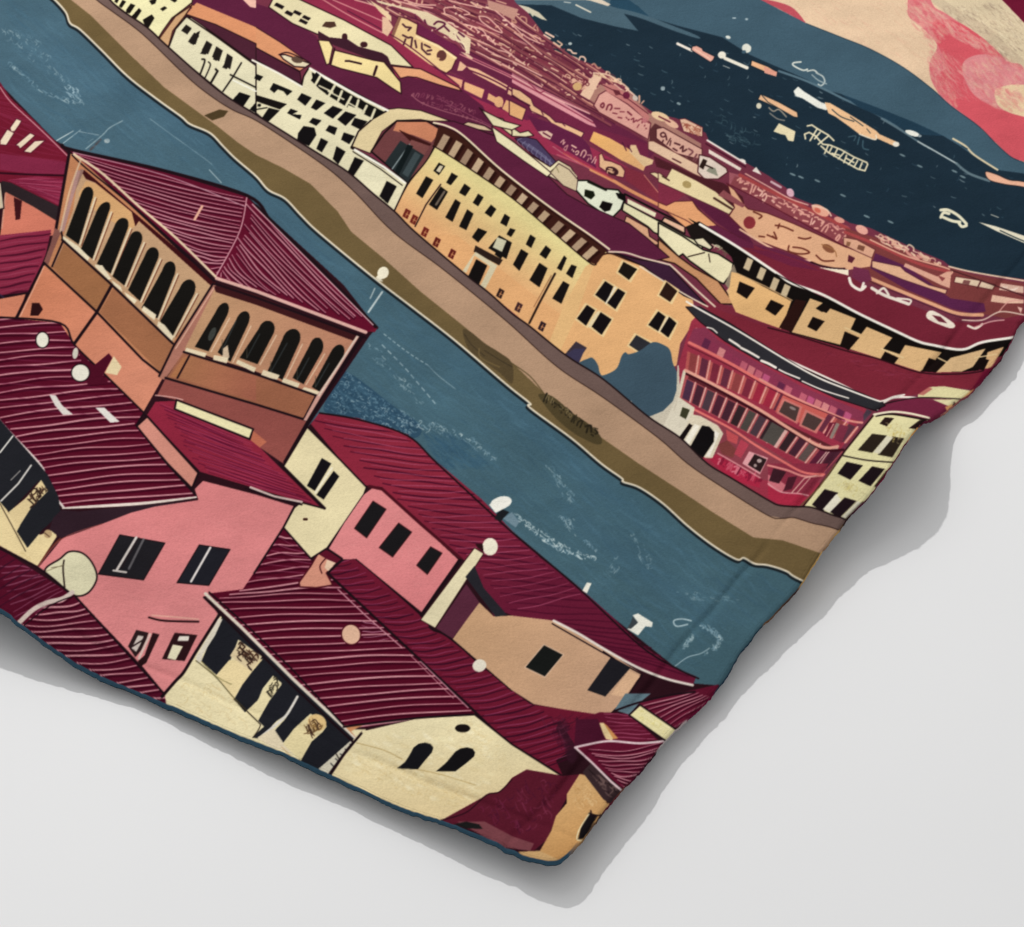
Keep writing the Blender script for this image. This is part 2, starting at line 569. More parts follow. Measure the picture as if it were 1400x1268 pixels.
    S('4a6672', 1.4, '440,750 480,745 470,770', a=.8); S('41606e', 1.6, '490,790 500,750'); S('41606e', 1.6, '520,770 520,810 550,820')
    for (x, y) in ((735, 850), (830, 910), (1020, 938), (1065, 968), (135, 955), (180, 970), (270, 990), (410, 1070), (540, 1185), (670, 1215)):
        E('6d838b', x, y, 18, 5, 24)
    for q in ('945,1150 985,1150 1040,1180 1085,1225', '945,1190 960,1165 990,1170', '1085,1235 1060,1240 1040,1215', '960,1190 1010,1210 1050,1215'):
        S('e8e2c4', 4.0, q)
    S('b9b9ac', 1.2, '1220,1175 1260,1190', 0)
    F('e8dfc6', '1150,1215 1250,1240 1400,1290 1600,1340 1600,1400 1400,1330 1250,1265')
    S('10202a', 1.4, '1270,1262 1400,1320 1600,1390')


def art_far_town():
    G()
    F('722e42', '300,-160 600,-160 706,5 722,18 750,55 760,72 782,78 820,92 855,117 875,142 895,155 925,162 965,182 970,195 1015,220 1050,240 1075,257 1087,270 1132,288 1162,305 1190,312 1250,340 1290,357 1302,367 1335,373 1400,382 1560,400 1560,560 1100,700 200,60')
    # purple fields between the house rows
    F('64203f', '560,30 620,60 700,95 760,125 800,150 860,180 900,205 880,225 800,190 700,140 600,90')
    F('803444', '520,0 640,0 720,60 780,95 900,160 880,170 760,110 640,50')
    F('97294b', '400,0 480,0 525,15 540,55 640,120 740,165 860,230 830,240 700,190 600,150')
    F('6a1e44', '560,78 640,110 740,160 720,165 640,130 560,95')
    rows = ['540,0 640,35 720,60 760,85', '560,5 600,25 690,70 720,95 760,120', '600,10 650,30 720,62', '640,0 700,30 750,70',
            '655,60 720,92 800,145', '660,78 740,118 810,160', '690,75 760,110 830,160']
    for q in rows[:4]:
        S('c98a88', 1.0, q)
    P0 = resample(pts('520,8 600,50 700,96 800,152 835,170'), 40); P1 = resample(pts('640,-4 700,18 748,56 800,88 885,152'), 40)
    for r in range(9):
        t = r / 8.0
        q = P0 * (1 - t) + P1 * t
        q = q + np.array([0, 1.6]) * np.sin(np.arange(40) * (.35 + .1 * (r % 3)) + r)[:, None]
        S(['84404a', '74323f', '8f4c50', '702c3e'][r % 4], 3.0, q)
        S('4f1730', 1.2, q + np.array([-.6, 2.4]))
        for k0 in range(3 + (r * 5) % 11, 36, 17):
            S(['dba79a', 'd9988f', 'c98680'][(r + k0) % 3], 1.5, q[k0 - 2:k0 + 5] + np.array([.5, -1.6]))
        RO(q + np.array([0, -1.5]), 8.5, 15, ['dfae9e', 'd0928a', 'e6bda6', '74323f', 'b87672', '84404a'], 2.2, 21 + r)
    Z(480, 0, .1861)
    F('b98678', '1000,0 1230,70 1195,150 1080,90 1010,60')
    for q in ('690,100 690,60 790,60 870,100 830,110', '680,100 740,120 790,150', '940,120 1000,130 1060,180 1110,240 1050,220 960,160 940,120',
              '830,180 960,220 1010,290 1060,320', '960,260 1010,270 1060,330', '1080,370 1150,390 1240,450', '1100,350 1180,400',
              '720,5 820,30 960,60', '1060,80 1120,130 1200,200 1260,260', '1180,170 1250,220 1390,290', '1260,250 1300,280 1390,320',
              '930,320 1000,370 1100,420 1200,460 1400,560', '920,380 1000,420 1100,480', '1110,470 1200,520 1400,640', '930,300 1000,330',
              '300,0 470,40 600,60', '350,-20 480,30 620,40', '840,180 900,200 940,240', '1200,240 1280,300 1400,400'):
        S('e3ad9e', 1.7, q)
    for q in ('1280,370 1320,390', '1060,150 1100,170', '880,100 920,120'):
        S('4a1226', 1.5, q)
    # pale row with letter marks
    F('ddc7a3', '180,0 330,40 460,70 560,90 680,150 780,220 880,290 870,400 840,390 800,320 700,260 560,190 470,110 330,60 200,20')
    for q in ('540,150 560,190 620,210', '610,180 640,160 690,180 620,230', '690,200 720,230', '760,250 840,360', '790,240 830,270', '470,110 480,140'):
        S('5a1d40', 2.6, q)
    S('e9d6b0', 2.2, '760,240 780,290 830,330 850,390'); S('7e2c48', 1.6, '300,50 470,110 560,190 700,270 840,380')
    F('ddc7a3', '110,0 170,40 280,90 270,110 190,70 130,20')
    S('e2b79c', 3.0, '0,20 140,80 230,120 260,170 250,250')
    S('e2a294', 1.8, '0,60 120,110 230,150'); S('d88c8c', 1.6, '0,130 120,200 280,290'); S('5a1a36', 1.4, '0,95 120,150 240,190')
    F('6a1e44', '480,150 520,190 640,260 760,330 800,380 780,420 640,340 500,260')
    # tan house with dark openings
    F('e2bf86', '350,120 410,140 490,180 480,250 640,330 780,420 740,510 700,540 560,470 380,360 295,300', line='4a1428', w=1.2)
    F('8a5a48', '350,120 290,270 310,285 370,130'); F('f0d6a0', '480,260 640,330 780,425 770,440 640,350 470,275')
    for q in ('380,180 400,200 440,205 420,225', '380,260 420,280 440,275', '400,290 385,330', '450,280 440,350', '470,300 480,350', '520,320 520,360 560,400 580,400',
              '540,330 580,350', '560,375 590,370'):
        S('4a2430', 2.6, q, 0)
    E('5e3430', 665, 410, 36, 40); E('d0a878', 640, 432, 12, 8)
    F('dfae8c', '800,450 850,490 820,520 780,520'); F('e6b58c', '850,490 930,510 1150,630 1140,665 900,540'); F('e6b58c', '1160,640 1330,740 1400,790 1400,850 1330,830 1300,770 1150,690')
    F('e0a07c', '690,545 820,590 810,650 740,600'); F('e2aa78', '830,600 980,660 960,725 830,660'); F('e2aa78', '1010,685 1120,750 1110,790 1000,730')
    E('e2aa78', 1085, 750, 34, 40); F('e5ac78', '1140,735 1290,805 1250,890 1110,800')
    S('5a1a36', 2.0, '850,510 1000,570 1150,650 1320,770'); S('5a1a36', 2.4, '830,600 815,650', 0)
    F('ddb59a', '800,380 860,400 900,430 880,440')
    S('d8878a', 1.4, '800,400 950,470 1150,560 1400,690'); S('c96f7c', 1.4, '900,430 1150,545 1400,670')


def art_mid_town():
    T(1, 0)
    # long purple roof field of the near bank
    F(PUR, '-1400,-640 0,20 90,50 330,200 400,360 700,420 790,430 830,420 1000,460 1110,480 1240,580 1300,700 1400,780 1400,1100 1100,690 960,650 700,600 310,370 250,330 0,170 -400,0')
    F('d58f63', '-700,-100 0,150 130,230 300,350 240,390 0,262 -330,80 -420,-60', line='35121f', w=1)
    F('4a1c30', '-700,20 -350,90 0,262 240,395 250,462 0,335 -330,170', line='1f0d14', w=1)
    F('8f2746', '200,-20 500,-20 620,20 700,65 740,200 1110,470 1130,495 1000,440 860,370 740,250 480,110')
    S('d98f8e', 1.4, '420,0 560,60 700,120'); S('d58a8a', 1.5, '360,-5 500,80 690,180'); S('5a1a36', 1.6, '500,60 700,170 860,270 1110,470')
    S('e0a79a', 1.6, '540,0 640,30 720,70')
    F('e2c49a', '620,0 700,50 740,90 740,120 680,70'); F('dcb394', '690,90 720,100 750,150 720,200 690,180')
    # cream houses with black windows, top
    F('dfd3a8', '70,40 100,-20 200,-20 480,110 740,250 860,370 730,355 700,300 480,235 340,190 200,130', line='2a1018', w=1.2)
    WQ('1a1114', '110,5 480,185 440,225 75,45', [(.02, .15, .14, .55), (.2, .4, .3, .8), (.28, .0, .38, .35), (.42, .05, .52, .4), (.42, .55, .53, .9)])
    F('4a3026', '380,120 430,120 440,145 405,155 360,145'); E('3a1a20', 485, 205, 16, 22); E('3a1a20', 590, 245, 20, 16)
    F('3a1a28', '340,170 400,205 500,215 560,255 690,290 720,310 770,430 760,440 700,345 640,330 430,250 340,210')
    F('e6cf90', '340,220 400,225 420,260 400,350 385,355', line='2a1018', w=1); F('e8d292', '430,275 640,330 700,340 790,450 795,515 740,480 660,425 460,375 405,355', line='2a1018', w=1.2)
    S('2a1018', 2.6, '490,335 510,335 575,350', 0); S('2a1018', 3.4, '660,365 645,410', 0); S('2a1018', 2.0, '430,265 410,350', 0)
    F('df9d70', '740,362 900,378 1110,480 1125,500 1000,465 880,425 830,420 790,430', line='3a121f', w=1.2)
    # dome window
    F('ddcfae', '130,300 160,300 300,350 270,370 210,365 150,325', line='2a0f18', w=1.4); E('5a4438', 225, 328, 32, 18, 12); S('2a0f18', 1.6, '125,300 180,290 290,340')
    RO('845,530 1000,560 1200,640', 9, 14, ['8a4a5c', '77334d'], 1.3, 31); RO('900,575 1050,610 1240,690', 7, 14, ['8a4a5c', '77334d'], 1.2, 32)
    S('9a5a68', 1.2, '850,520 900,560 1000,600 1200,660 1290,700'); S('86405a', 1.0, '1000,540 1130,610 1290,690')
    # pale ledge and purple tiles
    F('dccf9f', '1220,590 1300,640 1350,650 1400,720 1400,745 1330,690 1260,640', line='2a1018', w=1)
    F('e0d4a8', '1300,720 1400,800 1500,860 1760,1000 1900,1100 1760,1030 1400,850 1300,745', line='2a1018', w=1)
    F('d8c496', '710,600 780,592 900,605 1000,640 1110,680 1050,680 900,655 770,660 690,720 625,840 520,800 560,720 640,650', line='241014', w=1)
    F('cfb592', '1110,690 1160,668 1250,690 1300,720 1250,715', line='2a1018', w=.9)
    # left cream blocks with black windows (offset reaches tile 0)
    F('ddd5b2', '-400,100 -340,95 -220,200 0,350 0,330 120,400 250,470 260,420 290,370 400,430 720,605 640,650 560,720 520,810 830,1000 750,1168 430,950 300,870 0,620 -170,520 -480,270 -440,170', line='1a0d10', w=1.6)
    T(0, 0)
    F(PUR, '1060,-20 1400,130 1400,-20'); F('e3b1a0', '1320,-10 1400,0 1400,45 1370,40')
    F('d58c60', '1075,15 1400,150 1400,245 1180,150 1020,80')
    F('4a1f30', '1020,80 1180,135 1400,240 1400,350 1200,205', line='241014', w=1)
    F('c89c70', '1050,30 960,90 880,200 870,215 920,260 945,170 1010,90', line='3a1a14', w=1.2)
    F('e5deac', '600,5 640,-40 1060,-40 1050,15 1000,55 940,100 890,170 865,210 800,155', line='2a1a14', w=1.2)
    for q in ('800,160 780,110 830,80 845,100 815,150', '690,55 715,20 740,30 710,75 690,70', '720,90 760,45 775,60 745,105', '650,35 670,0 690,10 665,45',
              '815,5 860,-10 850,20 830,28', '875,50 900,35 915,45 890,62', '930,0 950,-15 970,5 955,15', '625,10 640,-20 655,-10 640,20'):
        F('17120f', q)
    F('dcd5b4', '1020,92 1180,200 1400,360 1400,640 1230,520 920,268 960,160', line='1a0d10', w=1.4)
    WQ('201a18', '1010,130 1400,390 1400,470 960,190', [(.02, .0, .10, .55), (.15, .15, .22, .95), (.32, .15, .4, .95), (.45, .1, .54, .95), (.6, .1, .68, 1.0)])
    for q in ('1075,180 1095,170 1070,245 1040,240', '1130,235 1155,240 1125,300 1095,295', '1190,270 1210,285 1185,335 1165,325', '1250,315 1270,320 1240,380 1215,370'):
        F('1d1816', q)
    S('1d1816', 2.4, '1105,325 1120,335 1090,420'); S('1d1816', 1.8, '1140,340 1150,360 1120,430'); S('1d1816', 3.0, '1180,380 1190,390 1150,460', 0)
    S('1d1816', 2.2, '1320,345 1275,420 1220,500', 0); S('1d1816', 2.2, '1260,410 1400,480', 0); F('0f0d0e', '1310,505 1370,525 1320,600 1265,555'); F('0f0d0e', '1400,560 1365,600 1400,620')
    S('f0eee0', 2.0, '1275,440 1400,500', 0)
    T(1, 0)
    S('f2efe2', 3.0, '295,375 400,435 560,525 720,605'); S('ece8d8', 2.6, '-20,330 120,400 250,475')
    F('12100f', '0,405 40,420 20,445 -10,430'); F('12100f', '95,455 180,490 200,500 170,525 150,500 120,490 100,510 75,490')
    F('15100f', '0,520 150,565 170,570 130,600 0,555'); S('12100f', 1.6, '0,600 60,590', 0); F('12100f', '70,590 130,605 70,665 30,650'); E('12100f', 18, 577, 10, 9)
    for q in ('300,440 330,395 370,430 420,470 390,520 350,490', '440,520 460,490 520,520 500,590 470,570 430,545', '545,560 570,540 610,570 570,600',
              '250,510 305,535 270,580 225,545', '330,545 380,565 330,605 300,590', '420,580 475,600 420,650 370,620', '490,610 550,630 490,690 445,655', '540,645 610,665 570,710 520,685',
              '620,600 690,615 640,650 590,625', '190,595 230,610 200,625 250,630 240,655 170,620',
              '310,645 360,660 330,690 290,670', '400,685 445,700 430,740 380,715', '480,725 540,745 510,790 465,765',
              '260,690 320,700 330,740 290,800 225,770 230,730', '355,755 395,775 360,835 330,815', '440,800 490,830 450,900 420,870', '540,860 590,880 530,970 500,945', '715,990 770,1020 720,1115 675,1075'):
        F('110e10', q)
    F('12100f', '305,395 400,448 560,540 700,612 655,648 560,598 430,545 385,518 310,440')
    for q in ('350,420 318,475', '430,470 392,535', '470,500 450,550', '520,530 487,590', '560,550 545,600', '605,580 575,640', '650,600 630,650'):
        S('dcd4b2', 3.4, q, 0)
    for q in ('345,470 420,505', '395,500 480,545', '500,560 580,605'):
        S('dcd4b2', 2.0, q, 0)
    S('19110f', 2.0, '520,805 640,870 830,1000', 0); S('f0ede0', 3.2, '540,820 700,915 815,1000', 0); S('19110f', 1.4, '530,830 680,925 800,1015', 0)
    F('e3dcba', '590,885 700,950 710,985 660,1070 545,990 560,940')
    # big arch with the dark window
    F('6b3a3c', '770,662 940,665 1020,710 940,880 830,1000 630,830 700,730', line='160b0e', w=1.8)
    F('c27a58', '770,668 930,668 1010,715 960,780 860,740 750,715'); F('3a1414', '780,710 960,790 940,810 840,770'); F('7a4644', '850,765 950,800 920,850 830,800')
    F('232b2e', '790,770 920,850 830,1000 705,890'); S('8a979a', 1.6, '840,790 745,925', 0); F('10181a', '830,790 860,800 780,960 760,935'); F('3c484c', '870,830 900,850 830,970 800,950')


def art_mid_blocks():
    # yellow palace with loggia under the eaves
    T(1, 0)
    G()
    F('dba36b', '545,292 565,268 590,278 610,285 650,330 690,350 720,372 745,382 790,412 785,470 770,490 725,447 670,402 632,372 567,317 538,292')
    T(1, 0)
    F('ddce8c', '1020,720 1120,790 1400,960 1400,1000 1960,1260 2150,1430 1720,1760 1500,1600 1100,1290 870,1268 750,1170 830,1010 940,870', grad=('dca56e', 1500, 1210, 1300, 1480))
    S('170b0e', 1.6, '1020,720 940,870 830,1010 750,1170')
    G()
    F('e0aa70', '800,365 832,345 870,352 905,375 945,400 952,435 930,470 925,500 880,520 860,565 765,482 772,440 785,400')
    F('dfb276', '800,365 815,355 785,440 765,482 750,470 770,420')
    # purple roof above the loggia
    F(PUR, '590,166 620,166 650,176 676,186 712,214 748,240 775,266 800,280 860,306 885,326 915,352 890,358 830,345 790,322 740,280 690,245 640,200', line='2a0f18', w=1)
    F('e0d6ac', '658,150 690,166 712,172 700,178 674,172', line='2a1018', w=1); F('e3d9b0', '672,173 703,195 734,220 754,237 748,242 717,221 679,194', line='2a1018', w=1); F('c9b694', '752,236 764,224 778,232 790,246 788,262 770,254', line='2a1018', w=.8); S('8a8058', 1.2, '754,236 760,229 764,236')
    top = '600,172 612,176 634,187 686,235 754,287 806,323 830,342'
    bot = '592,200 603,206 645,233 700,271 754,316 804,358 815,362'
    F('3a1a14', top + ' ' + ' '.join(bot.split()[::-1]))
    tp, bt = resample(pts(top), 60), resample(pts(bot), 60)
    for i in range(14):
        k = int(2 + i * 4.1)
        F(['a98d72', 'b89c7c', '9a7e66', 'bfa484'][i % 4], [tp[k] * .72 + bt[k] * .28, tp[k + 2] * .72 + bt[k + 2] * .28, bt[k + 1], bt[k - 1]])
        F('2a100c', [tp[k + 2] * .72 + bt[k + 2] * .28, tp[k + 3] * .72 + bt[k + 3] * .28, bt[k + 2], bt[k + 1]])
    S('dccdb0', 1.2, bot, a=.0); S('1d0d0c', 1.6, bot)
    S('e3d5b4', 2.6, '593,168 612,173 634,186 686,233 754,285 806,321 833,341'); S('1d0d0c', 1.0, '593,171 612,176 634,189 686,237 754,289 806,325 833,345')
    T(1, 0)
    # windows, three rows stepping down the façade
    for q in ('1000,890 1035,910 1000,960 970,935', '1070,945 1105,965 1065,1015 1040,1000', '1140,1005 1175,1030 1145,1075 1110,1055', '1215,1060 1245,1080 1215,1130 1185,1110', '1285,1120 1315,1145 1285,1190 1250,1165', '1360,1170 1390,1190 1370,1240 1335,1220',
              '930,965 970,985 910,1085 875,1060', '1010,1020 1050,1050 990,1150 945,1120', '1090,1090 1120,1110 1075,1215 1035,1190', '1155,1145 1190,1170 1150,1260 1110,1240'):
        F('14100f', q)
    F('c9bda0', '1005,905 1025,910 1005,945 985,935'); S('6d5f52', 3, '1030,1050 985,1120', 0)
    T(2, 1)
    for q in ('-10,-20 20,-10 -5,30 -30,15', '100,15 130,35 105,90 75,70', '185,75 215,100 185,150 150,125', '285,130 300,145 270,215 245,200', '325,180 355,190 330,255 295,230',
              '-45,40 -10,60 -60,150 -95,125', '50,95 90,120 40,215 5,180', '150,170 195,200 150,305 95,265', '280,270 315,290 270,395 220,365'):
        F('14100f', q)
    S('2a1a14', 3.0, '235,230 150,390 95,500', 0); S('8a5c3a', 1.2, '215,240 120,410', 0)
    T(1, 1)
    for q in ('1215,-20 1265,0 1215,60 1180,30', '1330,20 1400,60 1370,150 1270,90'):
        F('14100f', q)
    F('c9c4a6', '1320,30 1370,50 1345,110 1295,85')
    F('2a1c17', '1200,75 1350,155 1330,185 1190,110'); F('cfc3a2', '1200,110 1320,185 1255,310 1225,300 1280,190 1195,130 1150,225 1130,215'); F('120e0e', '1205,150 1265,185 1215,300 1155,255')
    G()
    for (x, y, c) in ((556, 292, '6a2018'), (566, 300, '6a2018'), (581, 317, '6a1c16'), (597, 331, '5a1814'), (618, 347, '5a1814'), (684, 401, '2c1a18'), (709, 420, '3a2024'), (741, 446, '2c1a20')):
        F(c, [(x - 1, y - 7), (x + 6, y - 3), (x + 1, y + 8), (x - 6, y + 4)])
        S('b87848', 1.2, [(x + 1.5, y - 2), (x - 1.5, y + 4)], 0); S('c98a58', 1.0, [(x - 1, y + .5), (x + 3, y + 2.5)], 0)
    T(1, 0)
    S('241014', 1.8, '1010,1010 930,1120 870,1240', 0)
    T(2, 1)
    F('3a2f3a', '350,600 410,635 350,720 290,670')
    # orange corner house
    S('3a1a14', 2.2, '470,160 490,130 540,120 620,150 700,180')
    F('3a1c34', '560,115 680,150 850,175 900,230 1060,400 940,350 800,250 720,190', line='1a0d12', w=1.2)
    S('ddc7b0', 2.4, '530,110 620,115 720,145 840,175 880,195 1000,310 1110,410'); S('e0cdb4', 2.0, '700,190 820,265 940,340 1070,410')
    for q, c in (('610,165 685,205 640,265 580,220', '1a140f'), ('845,275 905,325 865,385 805,345', '2a1712'), ('510,270 555,300 515,390 455,345', '120d10'), ('580,310 620,335 565,425 520,390', '120d10'),
                 ('410,400 455,430 405,515 355,475', '120d10'), ('485,440 545,480 490,565 435,520', '120d10'), ('800,435 840,465 800,545 745,510', '120d10'), ('860,465 900,500 855,580 810,545', '120d10'), ('680,565 760,610 700,660 640,620', '2a2a30')):
        F('e6c68e', [(float(v.split(',')[0]) + dx, float(v.split(',')[1]) + dy) for v, dx, dy in zip(q.split(), (-10, 12, 10, -12), (-12, -6, 14, 6))])
        F(c, q)
    S('e6dcc4', 2.4, '565,305 515,390', 0); S('e0cda4', 4.5, '470,445 425,515', 0); S('e6d2ac', 2.6, '850,470 805,545', 0)
    F('f0b36a', '630,110 900,230 905,240 640,130') if 0 else None
    # blue round tree
    F('3c5363', '285,680 340,720 400,700 440,690 470,730 480,770 500,785 570,750 600,680 620,660 640,670 700,650 770,605 830,620 865,650 880,720 905,780 900,870 880,930 830,980 760,1010 720,1000 600,900 480,800', 1)
    S('d9d4c6', 2.4, '650,930 670,970'); F('3a3550', '285,680 340,640 400,640 370,710 360,730')
    G()
    F('c9bfac', '926,500 937,498 930,545 936,602 884,571 890,569 907,562 920,549 925,534')
    # red gallery house
    T(2, 1)
    G()
    F('982b42', '928,497 945,440 955,430 1000,452 1100,520 1160,545 1185,560 1160,600 1130,640 1108,690 1085,692 1050,683 967,634 925,590 930,545')
    Z(920, 420, .1861)
    F('2b2a30', '95,0 200,0 420,120 700,300 1000,480 1400,640 1540,700 1560,725 1480,760 1200,670 940,550 640,400 380,250 200,110 150,60', line=BLK, w=1)
    F('b86a70', '170,150 230,175 220,210 150,190'); F('86304c', '150,160 240,150 330,240 480,330 700,450 960,590 1200,690 1400,770 1400,850 1260,800 960,700 640,520 330,370 110,250')
    rs = np.random.RandomState(5)
    for i in range(20):
        t = i / 20.0
        x, y = 235 + 1090 * t, 225 + 560 * t + 40 * math.sin(t * 3.1)
        F(['b8576b', 'c66f74', 'a03c5c', '5f2344', 'b84f78', 'cf7f80', '8a2f4e'][rs.randint(7)], [(x, y), (x + 45, y + 25), (x + 15, y + 98), (x - 30, y + 72)])
    for (q, w) in (('415,240 470,275 490,290', 3.0), ('500,300 560,330 630,370', 3.0), ('650,395 700,415 755,445', 3.4), ('780,460 830,485 930,525', 2.2), ('950,545 1100,610 1290,670', 1.8), ('250,150 290,160 325,190', 1.8)):
        S('efe6dc', w, q)
    # balcony level 1 openings
    q1 = '110,290 1390,860 1270,1010 90,460'
    WQ('b4524f', q1, [(0, .2, 1, .95)])
    rw = np.random.RandomState(15)
    for i in range(15):
        s = .012 + i * .066
        WQ(['8a3a3c', '4f2f3a', '5f2140', '9a203a', '7a2440', '62283c', '5a3040'][rw.randint(7)], q1, [(s + .006, .2, s + .046, .96)]); WQ('dd9c90', q1, [(s + .05, .15, s + .058, .98)])
    WQ('c2564f', q1, [(.56, .1, .82, 1.0)])
    for q in ('820,690 930,740 900,840 780,770', '985,775 1100,830 1040,910 945,865'):
        F('c8706a', [(float(v.split(',')[0]) + dx, float(v.split(',')[1]) + dy) for v, dx, dy in zip(q.split(), (-12, 20, 14, -20), (-22, -8, 20, 8))]); F('4a3634', q)
    E('8a7a78', 880, 745, 26, 10, 25)
    F('6a1a30', '1150,850 1200,850 1140,960 1110,940'); F('8a7a72', '1200,850 1225,860 1170,970 1150,960'); F('7a2a40', '1230,860 1290,880 1240,1000 1180,970'); S('d9908a', 1.4, '1180,860 1130,950', 0)
    # level 2
    q2 = '80,490 1250,1060 1110,1220 40,660'
    WQ('a84a50', q2, [(0, .0, 1, 1)])
    WQ('5a2028', q2, [(0.03, .0, .96, .12)])
    for i in range(13):
        s = .025 + i * .066
        WQ(['4f2a3c', '4a2030', '4a2c44', '4b4440', '4a3640', '332227', '5a4a48', '452230'][rw.randint(8)], q2, [(s, .16, s + .045, .97)]); WQ('dca79c', q2, [(s + .049, .1, s + .057, 1.0)])
    WQ('504a46', q2, [(.57, .15, .655, .97)]); WQ('dcaaa4', q2, [(.655, .1, .668, 1.0)])
    WQ('5a1c34', q2, [(.89, .1, .95, 1)]); WQ('d0a49c', q2, [(.925, .05, .932, 1)])
    F('4a2030', '1090,1160 1170,1050 1240,1060 1110,1210'); S('d9b5a8', 1.4, '1050,1200 1150,1060 1210,1040')
    # level 3
    F('8a3a48', '160,760 420,880 700,1040 960,1200 1120,1230 1080,1290 960,1300 640,1268 440,1210 250,1110')
    F('c24a50', '390,900 480,950 470,1010 400,980'); F('7a3a38', '330,1010 400,980 470,1050 440,1110 360,1080'); F('b23a4e', '500,970 560,1010 500,1110 450,1080')
    F('a81c3e', '320,1080 640,1262 640,1330 420,1268 270,1120'); RO('320,1150 460,1230 640,1310', 13, 14, ['cf6a7c', '7a1030', 'c04a62', '8a1434'], 2.0, 77); S('6a0f2c', 2.0, '500,1180 470,1230', 0); S('df8f96', 1.6, '330,1075 480,1160 640,1255')
    F('dd9aa0', '560,1060 700,1110 640,1230 510,1150'); F('2a1a1c', '600,1080 690,1120 640,1215 550,1160'); E('b09a98', 635, 1130, 18, 14); E('a08a88', 605, 1165, 12, 12)
    F('2a1a28', '770,1185 830,1215 790,1290 700,1260'); F('d78a96', '840,1225 890,1250 850,1300 800,1290'); F('3a2030', '890,1245 940,1260 920,1300 870,1290')
    T(3, 2)
    F('8a2a40', '0,0 330,0 290,80 180,230 150,235 60,225 0,200'); F('c86a76', '0,60 60,90 100,120 60,180 0,150'); F('3a1a24', '30,25 100,45 60,110 5,95'); F('4a1a28', '110,75 160,70 130,140 85,150')
    F('a8203f', '0,120 80,165 180,160 210,190 170,228 130,230 60,222 0,190'); S('df9aa0', 1.6, '0,110 70,155 170,165 220,175'); S('e08a84', 2.6, '0,10 100,35 200,70 300,65'); S('dca79c', 1.4, '130,160 200,80 290,60', 0); S('dca79c', 1.2, '160,160 230,80', 0)
    Z(920, 420, .1861)
    S('3a0c18', 3.6, '80,480 300,590 600,760 1000,990 1110,1050 1250,1050'); S('e2a08c', 4.2, '90,465 300,570 620,745 850,890 1050,1010 1140,1035 1210,1025')
    S('e2706a', 3.0, '160,755 420,890 600,1010 800,1130 960,1215 1110,1230'); S('df6e68', 4.0, '120,262 260,330 450,430 620,530 800,620'); S('dd8c80', 3.0, '640,530 860,650 1060,740 1280,830 1390,850'); S('5a1626', 1.2, '110,285 450,450 800,640 1260,830')
    S('efe8de', 2.4, '100,-40 200,20 470,170 850,400 1070,520 1240,590 1480,680 1540,690 1620,660 1700,645')
    # pale gatehouse with arch
    F('d9cdb4', '80,470 95,480 50,665 160,740 150,790 200,800 330,870 370,930 290,1110 240,1110 70,1000 0,940 -60,900 0,760'); F('d9d0bc', '-80,900 30,660 150,745 60,960 0,940')
    F('3a3a26', '70,735 125,755 95,825 50,800'); F('140c0e', '120,855 145,870 70,990 40,965'); F('efe8d8', '160,860 200,875 110,1020 80,1000'); F('100d0f', '215,870 270,880 305,920 300,990 220,1110 125,1030', 0); F('efe8dc', '305,900 340,930 270,1100 240,1095 310,985')
    S('cfc4b0', 2.4, '80,470 10,760')
    # cream corner house by the edge
    T(3, 1)
    F('ded6a2', '580,1000 680,995 880,1030 1000,1090 700,1268 620,1400 430,1600 190,1505 330,1330 420,1200', line='2a1014', w=1.8)
    S('e8dfc2', 3.0, '580,1000 680,985 780,995 880,1018'); S('1a0f10', 1.6, '590,1010 680,1000 860,1030')
    F('241514', '640,1015 690,1020 650,1065 610,1050'); F('241514', '770,1075 830,1030 870,1030 810,1080')
    F('2a2018', '570,1105 650,1115 570,1210 490,1195'); F('2a2018', '680,1120 745,1130 680,1235 600,1220'); F('d9d2b8', '650,1115 685,1125 610,1215 575,1208'); S('1a0f10', 1.8, '410,1225 540,1250 690,1262')
    DO(60, '640,1040 800,1060 700,1180 640,1100', ['c9b35e', 'bfae7a'], 1.0, 120, 26, 41, .6)
    T(3, 2)
    F('1c1216', '430,-10 520,10 450,90 380,55'); F('1c1216', '570,15 640,30 560,125 495,95'); F('2a1a10', '650,35 655,60 590,130 580,125')
    F('1e1218', '310,140 385,160 300,265 240,225'); F('e6e0cc', '375,165 400,200 340,270 300,250'); F('1e1218', '420,185 485,205 390,300 340,265'); F('cfc9b4', '490,205 515,215 440,300 400,295'); S('2a1a10', 1.4, '520,210 430,300', 0)
    S('6a4a30', 1.8, '370,0 280,130 180,230', 0)
    DO(60, '340,70 480,100 540,170 480,190 360,110', ['c4b468', 'b8a878'], 1.0, 130, 26, 42, .6)


